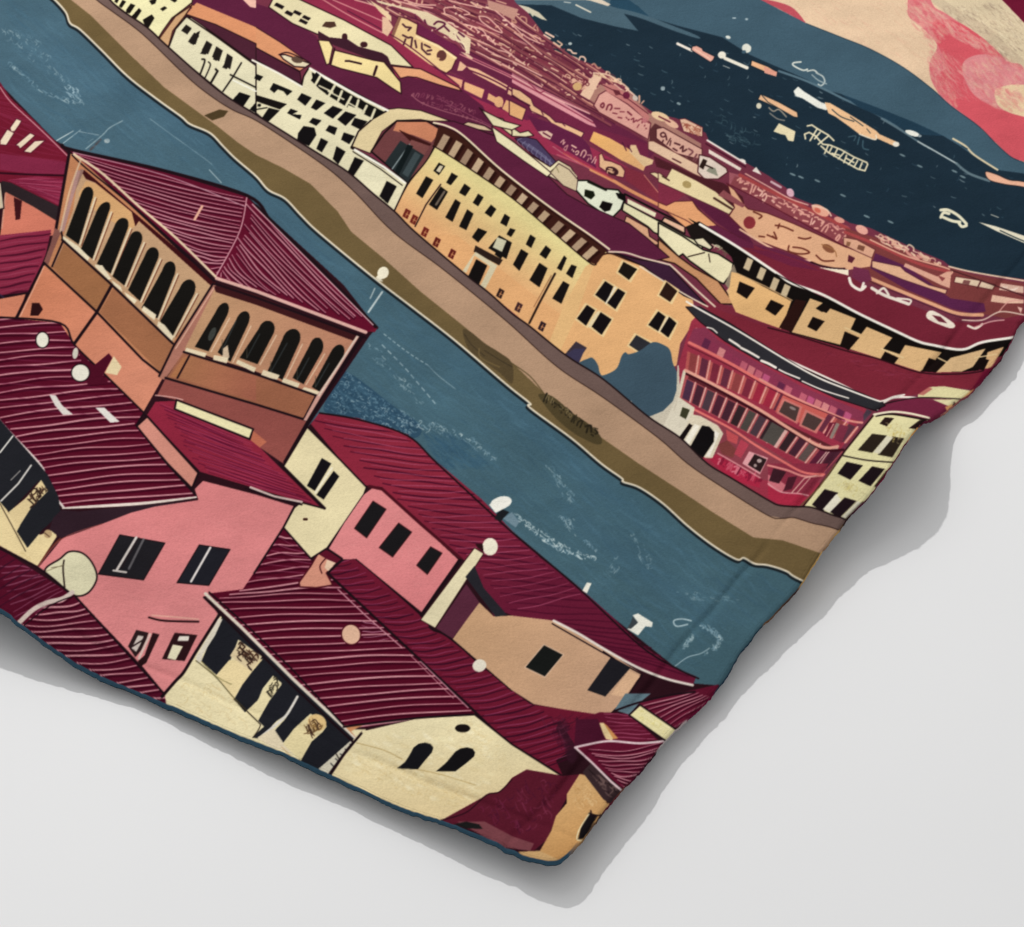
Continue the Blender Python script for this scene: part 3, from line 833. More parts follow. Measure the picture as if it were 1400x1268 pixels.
def art_right_town():
    G()
    # wine roofs with white eaves, right side
    F('7a2440', '1030,335 1100,365 1160,400 1250,440 1300,452 1400,430 1560,380 1560,560 1380,500 1290,520 1200,545 1195,555 1100,515 1000,450 950,410 935,400 1000,420 1050,440')
    T(3, 1)
    F('742038', '-200,80 0,100 180,160 290,200 440,240 540,300 780,400 880,440 1000,490 1100,500 1400,480 1400,600 1330,580 1150,605 1060,640 900,620 700,540 300,340 0,190')
    F('6a1e3c', '-160,95 0,105 190,170 290,215 130,190 -100,100')
    G()
    F('120d0c', '940,298 957,307 1007,337 1061,373 1100,396 1150,416 1207,444 1257,467 1293,478 1321,478 1350,468 1400,456 1400,478 1362,489 1337,507 1312,509 1257,508 1200,489 1165,479 1080,455 1060,430 1040,400 1009,378 1000,352 975,326')
    F('e2b173', '1000,372 1009,374 1082,412 1068,450 1040,440 1006,427 996,405')
    for q in ('1011,385 1032,394 1021,409 1007,400', '1054,410 1072,418 1060,432 1046,423'):
        F('160d0c', q)
    S('c8a070', 1.4, '1008,374 1045,391 1083,411', 0)
    for (x, y) in ((1022, 352), (1040, 365), (1058, 379), (1073, 388)):
        F('c3ae8c', [(x, y), (x + 8, y + 4), (x + 2, y + 19), (x - 6, y + 15)])
    T(3, 1)
    # ochre blocks
    F('dcb27c', '230,365 300,390 260,420 295,440 340,420 480,475 450,540 510,560 540,520 680,580 630,640 720,670 750,620 950,660 900,720 830,765 600,690 440,640 400,620 130,550')
    F('d9b483', '1000,690 1190,640 1120,740 1060,765 920,770') ; F('d6ab78', '1200,660 1290,630 1220,745 1180,750')
    for q in ('245,465 310,490 265,545 215,520', '420,545 500,580 440,650 395,620', '640,655 715,690 680,735 610,705', '880,690 965,720 920,770 840,765', '1160,695 1210,700 1180,760 1120,745', '310,395 345,415 320,445 280,430'):
        F('160d0c', q)
    S('e3c490', 1.8, '420,525 500,560', 0); S('e3c490', 2.0, '620,640 740,690', 0); S('e3c490', 1.8, '930,690 980,715', 0); S('e3c490', 1.6, '1130,690 1250,670', 0)
    F('2a120f', '150,370 210,380 130,550 60,525')
    S('f1ece2', 3.6, '-372,-40 -172,80 44,224 130,282 300,345 500,450 700,545 820,600 900,620 1060,645 1170,605 1330,580 1420,560')
    S('0e0a0a', 1.2, '44,232 300,362 700,560')
    Z(1080, 280, .2287)
    S('efe6da', 4.0, '355,440 370,480 420,510 450,490'); S('efe6da', 3.4, '440,470 430,500'); S('e9ded0', 4.2, '490,500 560,540 640,570 710,595'); S('e9ded0', 3, '520,530 560,500 590,540'); S('e9ded0', 2.4, '640,560 720,570 715,595')
    F('e9dccc', '825,640 870,640 980,710 970,740 900,720 820,680', 1); F('6a2434', '850,660 900,670 940,710 890,700'); S('e0c4b4', 1.6, '1030,690 1150,690 1260,640 1400,660'); S('e9dccc', 3.2, '1065,725 1110,740 1150,715'); S('d9a0a0', 1.6, '1100,735 1200,700 1280,690')
    T(3, 1)
    # second wine roof and eave
    F('7d2238', '-400,380 0,525 120,560 460,655 600,695 830,770 1050,775 1180,760 1200,900 1100,860 900,850 820,890 700,910 640,935 580,930 400,830 0,650')
    F('5a0f28', '130,550 440,650 520,690 440,680 130,570') if 0 else None
    S('2a0c14', 1.8, '0,525 130,560 420,650 600,695 830,770 1050,778 1190,760'); DO(40, '300,650 800,760 1000,800 800,830 400,720', ['5a1228', '8f3350'], .8, 10, 60, 51, .6, (0,))
    F('15100f', '0,660 400,840 560,920 640,950 600,985 540,965 400,900 0,720 -60,690 -60,640')
    F('4a3a48', '0,730 300,870 440,920 570,985 520,1040 440,1010 300,960 0,800')
    S('efe8de', 2.6, '-460,420 -300,500 0,650 400,835 560,920 610,945 680,910 760,905 820,910'); S('e8e2d8', 2.0, '55,750 170,805', 0); S('e0dad2', 2.0, '190,820 440,915', 0); S('d8d2ca', 1.6, '480,930 600,975', 0)
    for (x, y, c) in ((80, 840, 'b8567a'), (230, 915, 'b84a6c'), (370, 960, 'b8567a'), (460, 985, 'c26a70'), (30, 820, '8a2a54'), (140, 870, '7a2850'), (300, 940, '8a3050')):
        F(c, [(x, y), (x + 45, y + 20), (x + 25, y + 70), (x - 25, y + 45)])
    # cream attic and purple roof by the edge
    F('6f1f3c', '700,915 820,910 980,940 1010,980 900,1030 780,995 680,985 590,990 640,945'); F('d8cf9c', '820,890 880,850 960,845 1110,870 1100,900 1050,920 820,905'); F('d9cfa0', '900,918 1050,918 1000,960'); F('b86a60', '820,890 880,850 900,860 850,895')
    S('1a0f10', 1.4, '640,940 820,908 1050,915'); F('e0a060', '1040,930 1120,860 1150,850 1100,910 980,985 970,960'); F('6f1030', '1180,760 1300,700 1400,560 1400,640 1150,850 1110,870')
    S('2a1014', 2, '1020,935 1005,975', 0)
    # peach roofs and rust town strip beside the dark sea
    G()
    F('e0a97c', '940,303 985,275 1000,285 1040,330 1075,345 1050,345 1000,320 960,310') if 0 else None


def art_town_strip():
    Z(700, 100, .1861)
    F('6e2140', '0,60 150,150 560,330 600,400 1000,520 1000,700 700,600 380,380 0,200')
    F('d9929a', '0,25 120,90 380,220 590,350 620,400 560,380 300,240 0,70'); F('b06474', '0,0 200,110 570,290 575,305 300,180 0,40') ; S('8a2c48', 1.6, '0,40 300,200 600,370'); S('e8b0a8', 1.6, '0,20 240,150 570,300'); S('8a2c48', 1.4, '120,70 200,140 240,130')
    F('e0b285', '0,110 60,130 140,190 160,240 280,320 320,360 380,370 530,440 510,475 440,440 300,380 250,330 140,280 120,240 0,160', line='4a1430', w=1); S('4a1430', 2.2, '0,170 130,240', 0)
    F('e2a971', '-20,200 105,265 75,350 -20,310', line='4a1430', w=1); S('5a1a36', 1.4, '210,270 230,310', 0); S('5a1a36', 1.4, '360,360 390,390', 0)
    F('5e1c40', '110,310 300,370 520,480 570,540 620,700 400,570 200,450')
    F('d9b6a0', '190,430 260,425 300,450 280,490 230,470'); S('5a1a36', 2, '230,440 280,470', 0)
    RO('340,540 440,590 620,680', 12, 7, ['cf9a92', 'dcb09c', 'b87a7c'], 1.7, 61); S('c07880', 1.0, '300,540 420,620 600,720'); S('b5626c', 1.2, '330,600 480,660 620,720')
    F('e3a95f', '600,430 720,480 860,560 1000,640 965,720 800,640 570,500', grad=('dfa872', 600, 450, 980, 690)); F('dcb98c', '870,530 910,530 940,600 1040,640 1030,670 970,690 860,580'); S('4a1430', 1.4, '810,510 840,570', 0); S('4a1430', 1.2, '850,530 880,580', 0)
    F('782840', '640,610 720,640 830,690 960,730 1130,960 1100,970 840,800 650,720')
    F('dcae84', '640,600 660,590 680,640 730,650 800,680 830,720 820,770 770,760 700,730 640,690', line='5a1a30', w=1); E('3a1a20', 735, 720, 50, 30, 20); DO(14, '690,690 780,710 780,745 700,740', ['dcae84'], 1.6, 20, 60, 62)
    F('802a3c', '830,690 960,740 1160,970 1100,960 840,790'); S('d88a70', 1.0, '970,750 1100,910', 0)
    S('d9905f', 4.4, '580,710 740,790 880,870 1100,980 1160,1010'); S('b84a4a', 1.8, '380,590 560,690 740,780')
    # striped blue awning, pale ledges
    F('473a5c', '20,480 100,470 180,490 330,660 280,690 150,600', line='2a1020', w=1)
    for k in range(8):
        S('8a86a4', .9, [(70 + k * 30, 480 + k * 22), (40 + k * 34, 500 + k * 26), (60 + k * 32, 530 + k * 22)], a=.8)
    for k in range(3):
        S('7a7896', .9, [(60 + k * 30, 500 + k * 10), (180 + k * 30, 580 + k * 14), (300, 670 + k * 5)], a=.8)
    F('e0d6ac', '0,400 60,440 120,425 160,460 100,470 0,465', line='2a1018', w=1); F('e3d8ae', '0,530 150,610 280,690 340,640 430,690 480,770 470,860 330,790 150,690 0,590', line='2a1018', w=1); F('c9b694', '330,650 420,690 480,760 460,840 330,780'); S('8a8058', 1.4, '290,720 320,700 340,730')
    # white dormer
    F('dfe3cc', '480,790 560,790 680,850 780,860 830,920 800,1000 740,1060 680,1040 560,960 460,850', line='14140f', w=1.6); F('14180c', '535,855 600,870 610,900 580,930 530,905'); F('100c0c', '665,940 740,960 720,1010 680,1020 640,985'); S('14140f', 3, '560,800 690,860', 0); F('0e0c0c', '760,880 830,890 840,950 780,920')
    F('e6e0bc', '850,925 1060,1030 1050,1060 850,960'); F('120e0e', '830,880 1090,1020 1120,1070 1090,1100 840,970', ) if 0 else None
    S('120e0e', 2.6, '830,890 1080,1020 1200,1080 1400,1190', 0); S('120e0e', 2.6, '840,970 1050,1075 1100,1090', 0)
    F('e3dbb0', '820,950 1100,1100 1280,1200 1397,1250 1397,1330 1250,1268 1040,1170 1000,1130 810,1010', line='14100f', w=1.4); F('d8a27e', '840,1050 1000,1140 1010,1200 1100,1260 1000,1268 820,1110', line='2a1014', w=1); F('e0b294', '1120,1060 1270,1130 1270,1180 1100,1090', line='14100f', w=1.4)
    F('df9a66', '1160,970 1300,940 1340,960 1600,1268 1500,1268 1280,1140 1110,1000', line='3a1420', w=.8)
    # rust houses on the shore
    F('9a5560', '560,190 650,80 860,140 1000,290 1390,520 1390,600 1000,500'); F('d89c90', '600,240 640,160 690,130 850,230 1020,370 1000,490 880,420 640,290', line='5a1c2c', w=1)
    F('bd7470', '660,80 760,90 960,260 1010,320 1000,360 860,230 700,140'); F('6a2c34', '740,120 790,130 800,160 760,165'); E('6a1c3a', 840, 165, 26, 26); E('c9b8ae', 905, 185, 18, 22, -40); S('5a1c2c', 1.2, '650,80 820,170 1000,300')
    RO('650,250 760,315 990,440', 13, 8, ['8a3c48', '7a2c3c'], 2.0, 63); E('b86a70', 975, 350, 18, 18)
    F('e0b89c', '560,60 600,20 660,30 570,200 500,160'); DO(60, '330,0 560,50 600,30 540,140 400,60', ['e0b294', '6a2434', 'd8a08c'], 1.6, 30, 60, 65); E('c9a06a', 480, 100, 34, 30)
    DO(60, '560,0 700,0 850,90 840,110 640,30', ['e8cf9e', 'e0b294', '7a3440'], 1.5, 30, 55, 66); S('e0bca0', 2.0, '600,0 720,20 850,110 840,130')
    E('e2c096', 1090, 320, 70, 30, 20); E('e0b094', 1170, 370, 60, 24, 30); S('6a2434', 2, '1080,320 1160,360'); F('deb498', '1230,340 1270,335 1400,400 1400,470 1260,430', line='5a1c2c', w=.8); DO(30, '1240,360 1390,410 1390,470 1280,440', ['9a5040', 'b87860'], 1.4, 35, 50, 67)
    F('5a2c30', '1010,420 1050,370 1397,560 1397,720 1330,700 1010,500'); F('d8a694', '1060,410 1110,400 1397,560 1397,640 1200,590 1060,480', line='4a1c24', w=1); RO('1080,500 1200,580 1370,670', 14, 6, ['5a2c30', '5a2c30', '7a444a'], 2.2, 68); E('5a2c30', 1110, 455, 24, 22); E('d8a694', 1110, 455, 12, 10)
    F('dcb89a', '1000,500 1040,500 1397,690 1397,770 1330,740 1000,560', line='5a2428', w=.8); S('5a2c30', 2, '1180,630 1240,660', 0)
    F('4f1c28', '1040,610 1200,680 1397,780 1397,830 1200,730 1060,690'); F('e3cf9f', '1010,735 1050,730 1160,780 1200,700 1300,760 1397,810 1397,930 1260,880 1100,800', line='4a1c24', w=.8); S('4a1c24', 2.4, '1110,770 1160,790', 0); E('a88a5a', 1275, 815, 32, 24, 20)
    Z(900, 180, .1861)
    F('a05560', '520,300 640,330 960,500 1400,700 1400,860 1000,640 520,390'); F('8a4048', '560,330 640,340 900,490 1397,720 1397,850 1000,640 700,470 530,390'); RO('560,400 700,470 1000,630 1397,840', 15, 17, ['e0a090', 'dd9a8c', 'e6b0a0'], 2.3, 71); RO('590,360 720,430 1000,580 1397,770', 8, 16, ['c9807c', 'e0a090'], 1.6, 72); S('a23e40', 4.6, '600,320 850,450 1000,520 1250,640 1400,720'); S('5a1626', 1.4, '500,380 700,480 1000,640 1400,860')
    S('e0a89a', 1.6, '640,310 800,400 960,490 1100,540'); E('e0a088', 1190, 580, 70, 34, 30); E('c8604e', 1170, 580, 26, 16, 30); E('d89484', 1330, 650, 40, 20, 20); S('e8c0a8', 2, '1130,545 1230,570 1270,620'); F('e8dcd4', '720,260 760,320 690,290'); E('d8a8b8', 970, 450, 26, 34, -30); S('c9a8b0', 3, '830,370 900,410')
    F('e9d8cc', '370,130 610,270 600,290 370,160'); S('efe4dc', 2.4, '360,65 500,150 640,235'); S('4a1428', 2.2, '350,90 640,260'); E('efe6dc', 620, 215, 24, 12, 25)
    F('dccabc', '300,170 380,190 500,270 510,300 440,350 340,350 290,300', line='4a1c24', w=1.2); F('2a1a16', '330,200 360,215 330,280 300,260'); F('8a8a78', '370,270 420,270 440,330 350,290'); S('2a1a16', 2, '330,240 400,270')
    F('4a1c24', '0,200 120,270 300,330 480,380 620,480 640,560 560,600 380,480 100,290 0,260'); F('e3cf9f', '0,300 60,340 100,270 280,360 420,440 560,560 520,610 420,560 200,460 0,370', line='4a1c24', w=.8); E('a8905a', 210, 390, 34, 26, 20); S('4a2c24', 3, '410,490 540,570'); S('4a2c24', 2, '30,330 80,360')
    F('7d2840', '0,380 200,460 100,540 60,550 0,500'); F(PUR, '200,470 270,500 420,560 520,620 640,720 700,830 560,760 430,670')
    F('dd9a68', '60,545 120,515 250,510 290,570 430,690 640,800 560,790 430,730 320,680 330,730 200,650 0,560 0,520', line='4a1620', w=.8)
    F('dfa982', '510,390 560,430 640,550 660,570 800,600 1000,680 1400,860 1400,1000 1320,1010 1180,980 1000,900 860,850 700,790 600,700 520,620 560,560', line='5a1c24', w=1); E('8a2c34', 670, 670, 44, 46); F('8f4a50', '480,430 640,540 620,560 440,470')
    for q in ('860,690 920,700 990,730', '890,680 880,710', '1030,780 1080,790 1120,780', '800,760 870,790', '850,740 870,790 840,770', '700,590 760,620 740,640', '960,840 960,880 1040,900 1110,890 1060,860 990,850', '1160,910 1210,950 1290,950', '740,770 780,775'):
        S('6a2c20', 2.2, q)
    E('8a5236', 1250, 860, 50, 26, 30); S('a06a40', 1.4, '1200,830 1290,870 1310,920'); S('e8b898', 2.6, '600,720 800,840 1000,930 1120,950')
    # purple roof and white-topped eave going right
    F('63203f', '310,700 430,690 620,790 700,830 860,860 1000,910 1120,960 1200,1010 1400,1080 1400,1260 1100,1180 700,960 480,830')
    F('e4c9b4', '1170,1005 1300,1040 1400,1060 1400,1080 1260,1050'); S('2a0f18', 2, '1120,960 1250,1000 1400,1010')
    F('1a1312', '300,660 430,740 700,970 1000,1150 1240,1290 1000,1290 700,1100 590,1020 540,900 400,830 240,780 200,700'); S('f1ece2', 2.2, '310,690 500,800 700,940 820,1020 1000,1110 1200,1210 1340,1268')
    F('e6dcb4', '0,670 180,770 330,870 440,900 550,970 540,1040 480,1120 440,1100 230,950 180,900 150,920 0,770', line='14100f', w=1.6); S('2a1a14', 1.6, '220,920 340,890'); S('2a1a14', 1.4, '370,900 380,960'); F('d9cfae', '260,790 330,780 400,850 380,870 290,830', line='14100f', w=1.4); DO(24, '350,800 540,880 560,960 440,910', ['d9cfae', '6a5a48'], 1.8, 30, 70, 72)
    F('c48c60', '0,790 150,920 260,1000 440,1100 560,1268 460,1268 280,1080 120,970 0,940', line='2a1410', w=1.4)
    F('8a7a66', '560,960 620,960 600,1050 520,1160 490,1120'); F('d9b183', '600,1050 660,1060 700,1100 850,1170 1000,1250 1020,1290 560,1290 500,1170'); F('14100f', '640,1070 720,1120 660,1225 590,1190'); F('14100f', '840,1200 910,1240 880,1290 800,1268')
    for q in ('660,970 700,990 680,1050 640,1030', '750,1040 790,1055 770,1110 730,1095', '850,1100 890,1115 870,1165 830,1150', '970,1180 1020,1195 1000,1260 950,1240'):
        F('c3ae8c', q)
    S('cbb592', 1.6, '590,1040 800,1160 980,1260', 0)
    # far right strip
    Z(1080, 280, .2287)
    F('7a3838', '330,140 520,200 960,380 1100,420 1397,470 1397,700 960,620 480,470 350,330 345,250'); F('dfa982', '340,258 370,270 490,310 480,370 350,390 330,385')
    F('d8a184', '320,195 400,210 510,270 490,320 400,280 320,240', line='5a2428', w=.8); F('7a4a38', '410,240 450,250 440,280 400,265'); F('8a5a40', '340,220 365,225 355,250 335,245')
    S('a23e40', 4.0, '330,165 520,240 760,350 950,400'); S('e0a48c', 2.0, '480,210 700,310 950,385 960,420'); 
    DO(70, '500,180 580,190 760,270 900,350 940,380 760,320 560,240', ['e0b094', 'e8c4a8', 'd89084'], 2.2, 28, 60, 73); E('e0a090', 430, 150, 40, 24, 30)
    F('582048', '510,290 700,370 840,470 930,540 960,560 1160,590 1170,640 1090,650 960,620 700,510 480,380'); F('deab88', '490,335 660,370 690,400 830,480 940,510 930,535 680,450 490,375', line='4a1c30', w=.8); F('d8a08a', '690,350 880,430 940,400 965,400 955,500 900,480 680,370'); F('8a4040', '880,420 930,440 910,460')
    S('dfa27c', 4.6, '480,440 620,500 840,590 1000,650 1150,660'); S('4a1c30', 1.2, '480,460 620,520 1000,668 1140,675'); F('5a2030', '350,300 390,320 370,350 345,340'); F('702a48', '380,370 470,390 490,450 420,480 370,440')
    F('efe0c8', '170,375 270,385 350,390 350,440 270,420 210,400'); S('efe6da', 4.0, '355,440 370,480 420,510 450,490'); S('efe6da', 3.4, '440,470 430,500'); S('e9ded0', 4.4, '490,500 560,540 640,570 710,595'); S('e9ded0', 3, '520,530 560,500 590,540'); S('e9ded0', 2.4, '640,560 720,570 715,595')
    F('e9dccc', '825,640 870,640 980,710 970,740 900,720 820,680'); F('6a2434', '850,660 900,670 940,710 890,700'); S('e0c4b4', 1.6, '1030,690 1150,690 1260,640 1400,660'); S('e9dccc', 3.2, '1065,725 1110,740 1150,715'); S('d9a0a0', 1.6, '1100,735 1200,700 1280,690'); F('6a2438', '990,680 1050,690 1010,720')
    F('dcc2a6', '990,430 1120,450 1230,480 1210,510 980,465', line='5a2428', w=.9); F('7a4a48', '1040,450 1080,455 1070,480 1030,470'); S('5a2428', 2, '1140,460 1120,500'); F('cfa896', '1260,470 1397,490 1397,530 1250,510'); DO(20, '1270,480 1390,495 1390,520 1270,505', ['e8d0c0'], 1.8, 90, 60, 74); F('e0b49c', '1210,540 1397,570 1397,590 1280,590 1200,580'); S('4a2024', 1.8, '960,390 1397,545'); S('e3c4a8', 2.2, '950,370 1100,405 1397,455')
    S('d89a90', 1.4, '1250,640 1310,580 1397,575'); F('dfb0a4', '1360,610 1390,620 1380,650')


def art_quay_water():
    G()
    shore = '60,-12 75,0 90,17 96,32 110,41 140,70 175,105 215,136 247,159 260,170 287,182 305,200 322,217 350,241 367,260 390,272 412,295 437,319 510,379 562,419 620,464 675,511 700,532 725,552 725,558 782,600 822,634 850,654 852,659 875,667 907,689 940,719 975,746 1007,765 1017,763 1032,771 1050,773 1075,781 1097,794 1200,838'
    olive = '70,-25 97,0 125,22 155,52 185,82 225,120 262,147 300,175 325,195 350,212 387,230 425,252 462,290 480,317 525,354 575,399 625,439 662,469 700,496 745,539 820,597 873,634 930,671 975,701 1030,735 1050,737 1070,739 1120,756 1220,800'
    tan = '100,-30 132,0 155,17 195,47 250,100 282,127 317,150 350,165 400,197 450,232 487,265 537,317 600,364 650,404 700,446 762,502 825,544 900,599 940,634 987,666 1050,705 1070,709 1085,708 1112,716 1147,725 1240,765'
    road = '120,-40 155,5 200,37 225,60 270,100 307,130 350,157 387,180 430,207 475,235 510,265 540,290 567,317 632,372 670,402 700,429 725,447 775,487 825,519 885,569 930,599 967,634 1000,654 1050,684 1065,691 1087,693 1110,694 1137,704 1160,712 1250,750'

    def L(s):
        return [tuple(float(v) for v in q.split(',')) for q in s.split()]
    F('436579', L(shore) + [(1300, 900), (1300, 1330), (-160, 1330), (-160, -160), (60, -160)], grad=('40606f', 100, 0, 1000, 800))
    # worn lighter and darker brush passes in the water
    for (c, q, a_) in (('3a5c74', '60,60 200,140 330,230 420,330 500,400', .5), ('4f7389', '20,40 120,130 220,200', .45), ('3b5f77', '560,440 700,560 850,690 960,780', .5),
                       ('4a7082', '480,450 600,560 700,650 800,740', .4), ('3d6078', '760,680 880,780 990,860', .5), ('486c7e', '900,760 1000,830 1060,850', .4)):
        for k in range(14):
            d = (k - 7) * 4.0
            S(c, 9, [(x + d * .6, y - d * .8) for x, y in L(q)], a=a_ * .35 * (1 - abs(k - 7) / 8.0), taper=.9)
    F('6b5550', L(road) + L(tan)[::-1])
    F('b18e72', L(tan) + L(olive)[::-1])
    HA(L(tan) + L(olive)[::-1], L(tan), [(x, y + 8) for x, y in L(tan)], 60, '9c7a64', .8, a=.35)
    F('6b5836', L(olive) + L(shore)[::-1])
    S('1a1015', 2.0, olive, a=.0)
    S('2e1c18', 1.2, tan); S('1d1013', 2.2, road)
    S('14171b', 3.4, [(x - 1.6, y + 3) for x, y in L(shore)], a=.9); S('dccfb8', 2.5, shore)
    F('4a3a22', '279,158 300,150 312,152 306,160 290,165'); 
    S('5a4a2c', 1.4, '700,497 725,515 745,540')
    T(1, 1)
    F('53442c', '1130,540 1170,545 1250,610 1330,660 1400,720 1400,830 1330,770 1230,700 1160,640', 1); S('3f3424', 1.4, '1140,560 1180,620 1250,680'); S('6b5836', 2, '1220,640 1230,690 1330,740'); S('3a3022', 1.2, '1250,650 1330,700 1400,740')
    T(2, 1)
    F('4d4128', '145,890 220,900 330,990 430,1060 490,1130 470,1165 350,1110 250,1030 180,950', 1)
    RO('165,925 290,1020 410,1100 470,1140', 11, 8, ['262016', '2c2619'], 2.4, 91); RO('180,915 300,1000 460,1120', 8, 11, ['7a6a48', '332b1c'], 1.2, 92)
    # foam scribbles
    W = ['9db6bf', '86a4b2', 'b4c8cc', '6f93a5']
    T(0, 0)
    DO(70, '0,180 60,170 200,210 480,560 470,590 260,400 40,240', W, .9, 50, 26, 81, .55); DO(60, '0,320 60,340 250,500 470,570 460,600 240,520 40,360', W, 1.0, 30, 30, 82, .65); DO(25, '330,430 420,480 470,580 380,560', ['a9c2cc'], 1.1, 40, 26, 83, .8); DO(22, '0,130 200,200 160,220 0,170', W, .7, 30, 30, 84, .5)
    S('7f9aa6', .8, '820,650 900,710 1080,840 1160,900'); S('9fb4bb', 1.2, '1145,930 1210,1000'); S('c4d0d0', 1.2, '310,770 400,718', 0); S('a9bcc2', 1.0, '345,785 440,712', 0); S('90a8b0', 1.4, '470,815 560,740 600,700 670,662')
    S('4a4a50', 3.2, '495,820 550,765'); E('a8b4b6', 585, 772, 16, 12); S('8ca2ac', 1, '430,720 540,740'); S('6c8996', .8, '480,780 510,760')
    T(1, 1)
    for q, w in (('690,620 800,730 870,810 980,940', 1.5), ('700,560 830,660 940,730', 1.2), ('940,730 1000,790 1090,860', .7)):
        p = resample(spline(pts(q)), 20)
        for k in range(0, 19, 2 if w > 1 else 1):
            _stroke(p[k:k + 2], hexc('a9bfc6'), w, False, .85)
    DO(50, '600,600 680,640 780,760 940,960 900,960 740,800 640,700', W, 1.1, 45, 24, 85, .5)
    F('2d4d64', '470,780 520,780 620,850 760,960 900,1060 860,1130 640,1080 440,1010 370,960', 1)
    DO(420, '480,770 540,800 640,870 760,970 900,1070 860,1120 640,1060 440,1000 370,960', ['5d8296', '6f93a5', '213c50', '9db6bf'], .9, 30, 20, 86, .75)
    DO(90, '760,960 900,1030 1050,1050 1180,1120 1340,1260 1300,1268 1120,1140 900,1100', W, 1.1, 35, 26, 87, .75)
    DO(260, '900,1090 1060,1090 1200,1180 1300,1300 1000,1300', ['34586e', '2f526a', '3b6178'], 2.6, 40, 60, 87, .35, (0,))
    G()
    wtr = '0,-20 60,0 100,50 180,120 260,180 350,250 430,325 560,430 690,535 820,645 930,725 1010,775 1090,800 960,930 860,850 700,730 560,590 440,560 500,450 340,268 110,200 0,110'
    DO(900, wtr, ['37586e', '4c7288', '3c6076', '446a80', '52798e'], 3.2, 38, 40, 171, .16, (0,)); DO(500, wtr, ['37586e', '577e92', '305066'], 1.0, 42, 14, 172, .28, (0,))
    T(1, 1)
    T(2, 2)
    DO(60, '170,0 230,30 330,150 360,210 300,230 220,60', W, .9, 55, 24, 88, .6); DO(60, '250,290 350,290 340,380 460,450 470,500 400,440 290,350', W, 1.0, 60, 26, 89, .65)
    DO(120, '0,250 60,300 180,380 280,440 400,490 480,510 460,535 380,525 250,480 120,390 0,290', ['c4d3d4', 'a9bfc6'], 1.1, 35, 26, 90, .85); DO(40, '640,370 720,420 790,590 760,600 700,540', W, .8, 65, 26, 91, .5); DO(24, '490,620 580,480 590,580 520,640', W, .8, 120, 26, 92, .5)
    DO(40, '800,660 900,700 1280,740 1280,760 1000,750', W, .8, 15, 26, 93, .5)
    S('a9bfc6', 1.8, '960,880 900,890 885,860 930,850 980,860'); DO(110, '1000,880 1080,880 1160,950 1130,1020 1050,1050 1010,1070 1090,1000 1120,950', W, 1.2, 60, 26, 94, .8); S('9db6bf', 1.2, '890,1110 960,1060 1030,1040 1080,1010'); DO(40, '920,1010 980,920 1000,960 940,1030', W, 1, 120, 30, 95, .6)
    # white lamp post and little cormorant-like posts
    T(1, 1)
    E('ece4cc', 695, 225, 30, 34, 30); F('ece4cc', '655,250 690,215 720,245 680,265'); S('b9c6c8', 2.6, '690,330 615,440', 0); S('9fb0b4', 1.8, '650,310 625,365', 0); S('d9d0ba', 2, '650,255 690,270', 0)


def art_left_red():
    G()
    F('2a0f18', '-160,-20 0,115 75,192 96,204 225,234 337,268 470,390 515,448 505,460 420,585 437,565 490,572 557,594 600,634 660,684 700,726 787,799 840,846 925,914 952,925 940,934 990,938 1020,930 920,1010 850,1090 800,1170 750,1230 400,1110 -160,960')
    T(0, 0)
    F('6a0f30', '-640,-60 0,450 60,540 190,660 300,770 395,870 390,980 340,1140 20,1010 -640,960')
    HA('-640,-60 0,450 60,540 300,770 395,870 390,960 0,960 -640,960', '-640,400 0,620 0,960', '0,450 300,780 390,960', 24, '8c2a4c', 1.2, a=.5, jit=1)
    F('7d2040', '0,840 380,890 385,955 150,950 0,930'); S('2a0714', 2.6, '-40,945 150,955 390,962')
    F('8a2545', '40,985 200,965 385,985 345,1135 180,1050'); HA('40,985 200,965 385,985 345,1135 180,1050', '60,990 180,1050', '385,985 350,1110', 7, '6a1030', 1.6, a=.8); HA('40,985 200,965 385,985 345,1135 180,1050', '60,975 200,1040', '385,1000 350,1090', 4, 'b0607a', .8, a=.7)
    F('2a2024', '10,990 60,1000 340,1140 320,1220 180,1130 0,1050')
    F('c8705a', '30,1050 180,1130 310,1210 290,1290 0,1290 15,1200'); S('c98a74', 2, '30,1060 10,1250'); F('3a1016', '75,1080 120,1100 110,1200 85,1205'); F('cbb9a0', '-20,1000 5,1000 22,1140 -20,1150', line=BLK, w=1.2)
    S('d39ba2', 1.3, '0,478 60,560 190,680 300,785 385,870')
    for q in ('55,700 90,650 118,662 105,685 80,720 60,722', '0,770 40,708 78,728 35,795 0,792', '85,795 165,728 192,742 140,790 110,815 100,800', '128,830 190,772 248,768 168,838'):
        F('e6d3b8', q, line='4a0d22', w=.8)
    T(0, 1)
    F('84223f', '-640,0 0,20 280,-10 240,170 150,335 0,350 -640,400'); HA('-640,0 0,20 285,-10 240,170 150,335 0,350 -640,400', '0,50 0,350', '285,10 150,320', 8, '4c0a24', 2.4, jit=.8); HA('0,20 285,-10 240,170 150,335 0,350', '0,30 0,330', '285,-10 160,300', 8, 'a4506a', .8, a=.6)
    F('cd7c5e', '-640,380 0,368 140,342 95,470 0,475 -640,470'); S(BLK, 2, '0,355 150,335', 0); S('2a2440', 2, '0,345 20,360')


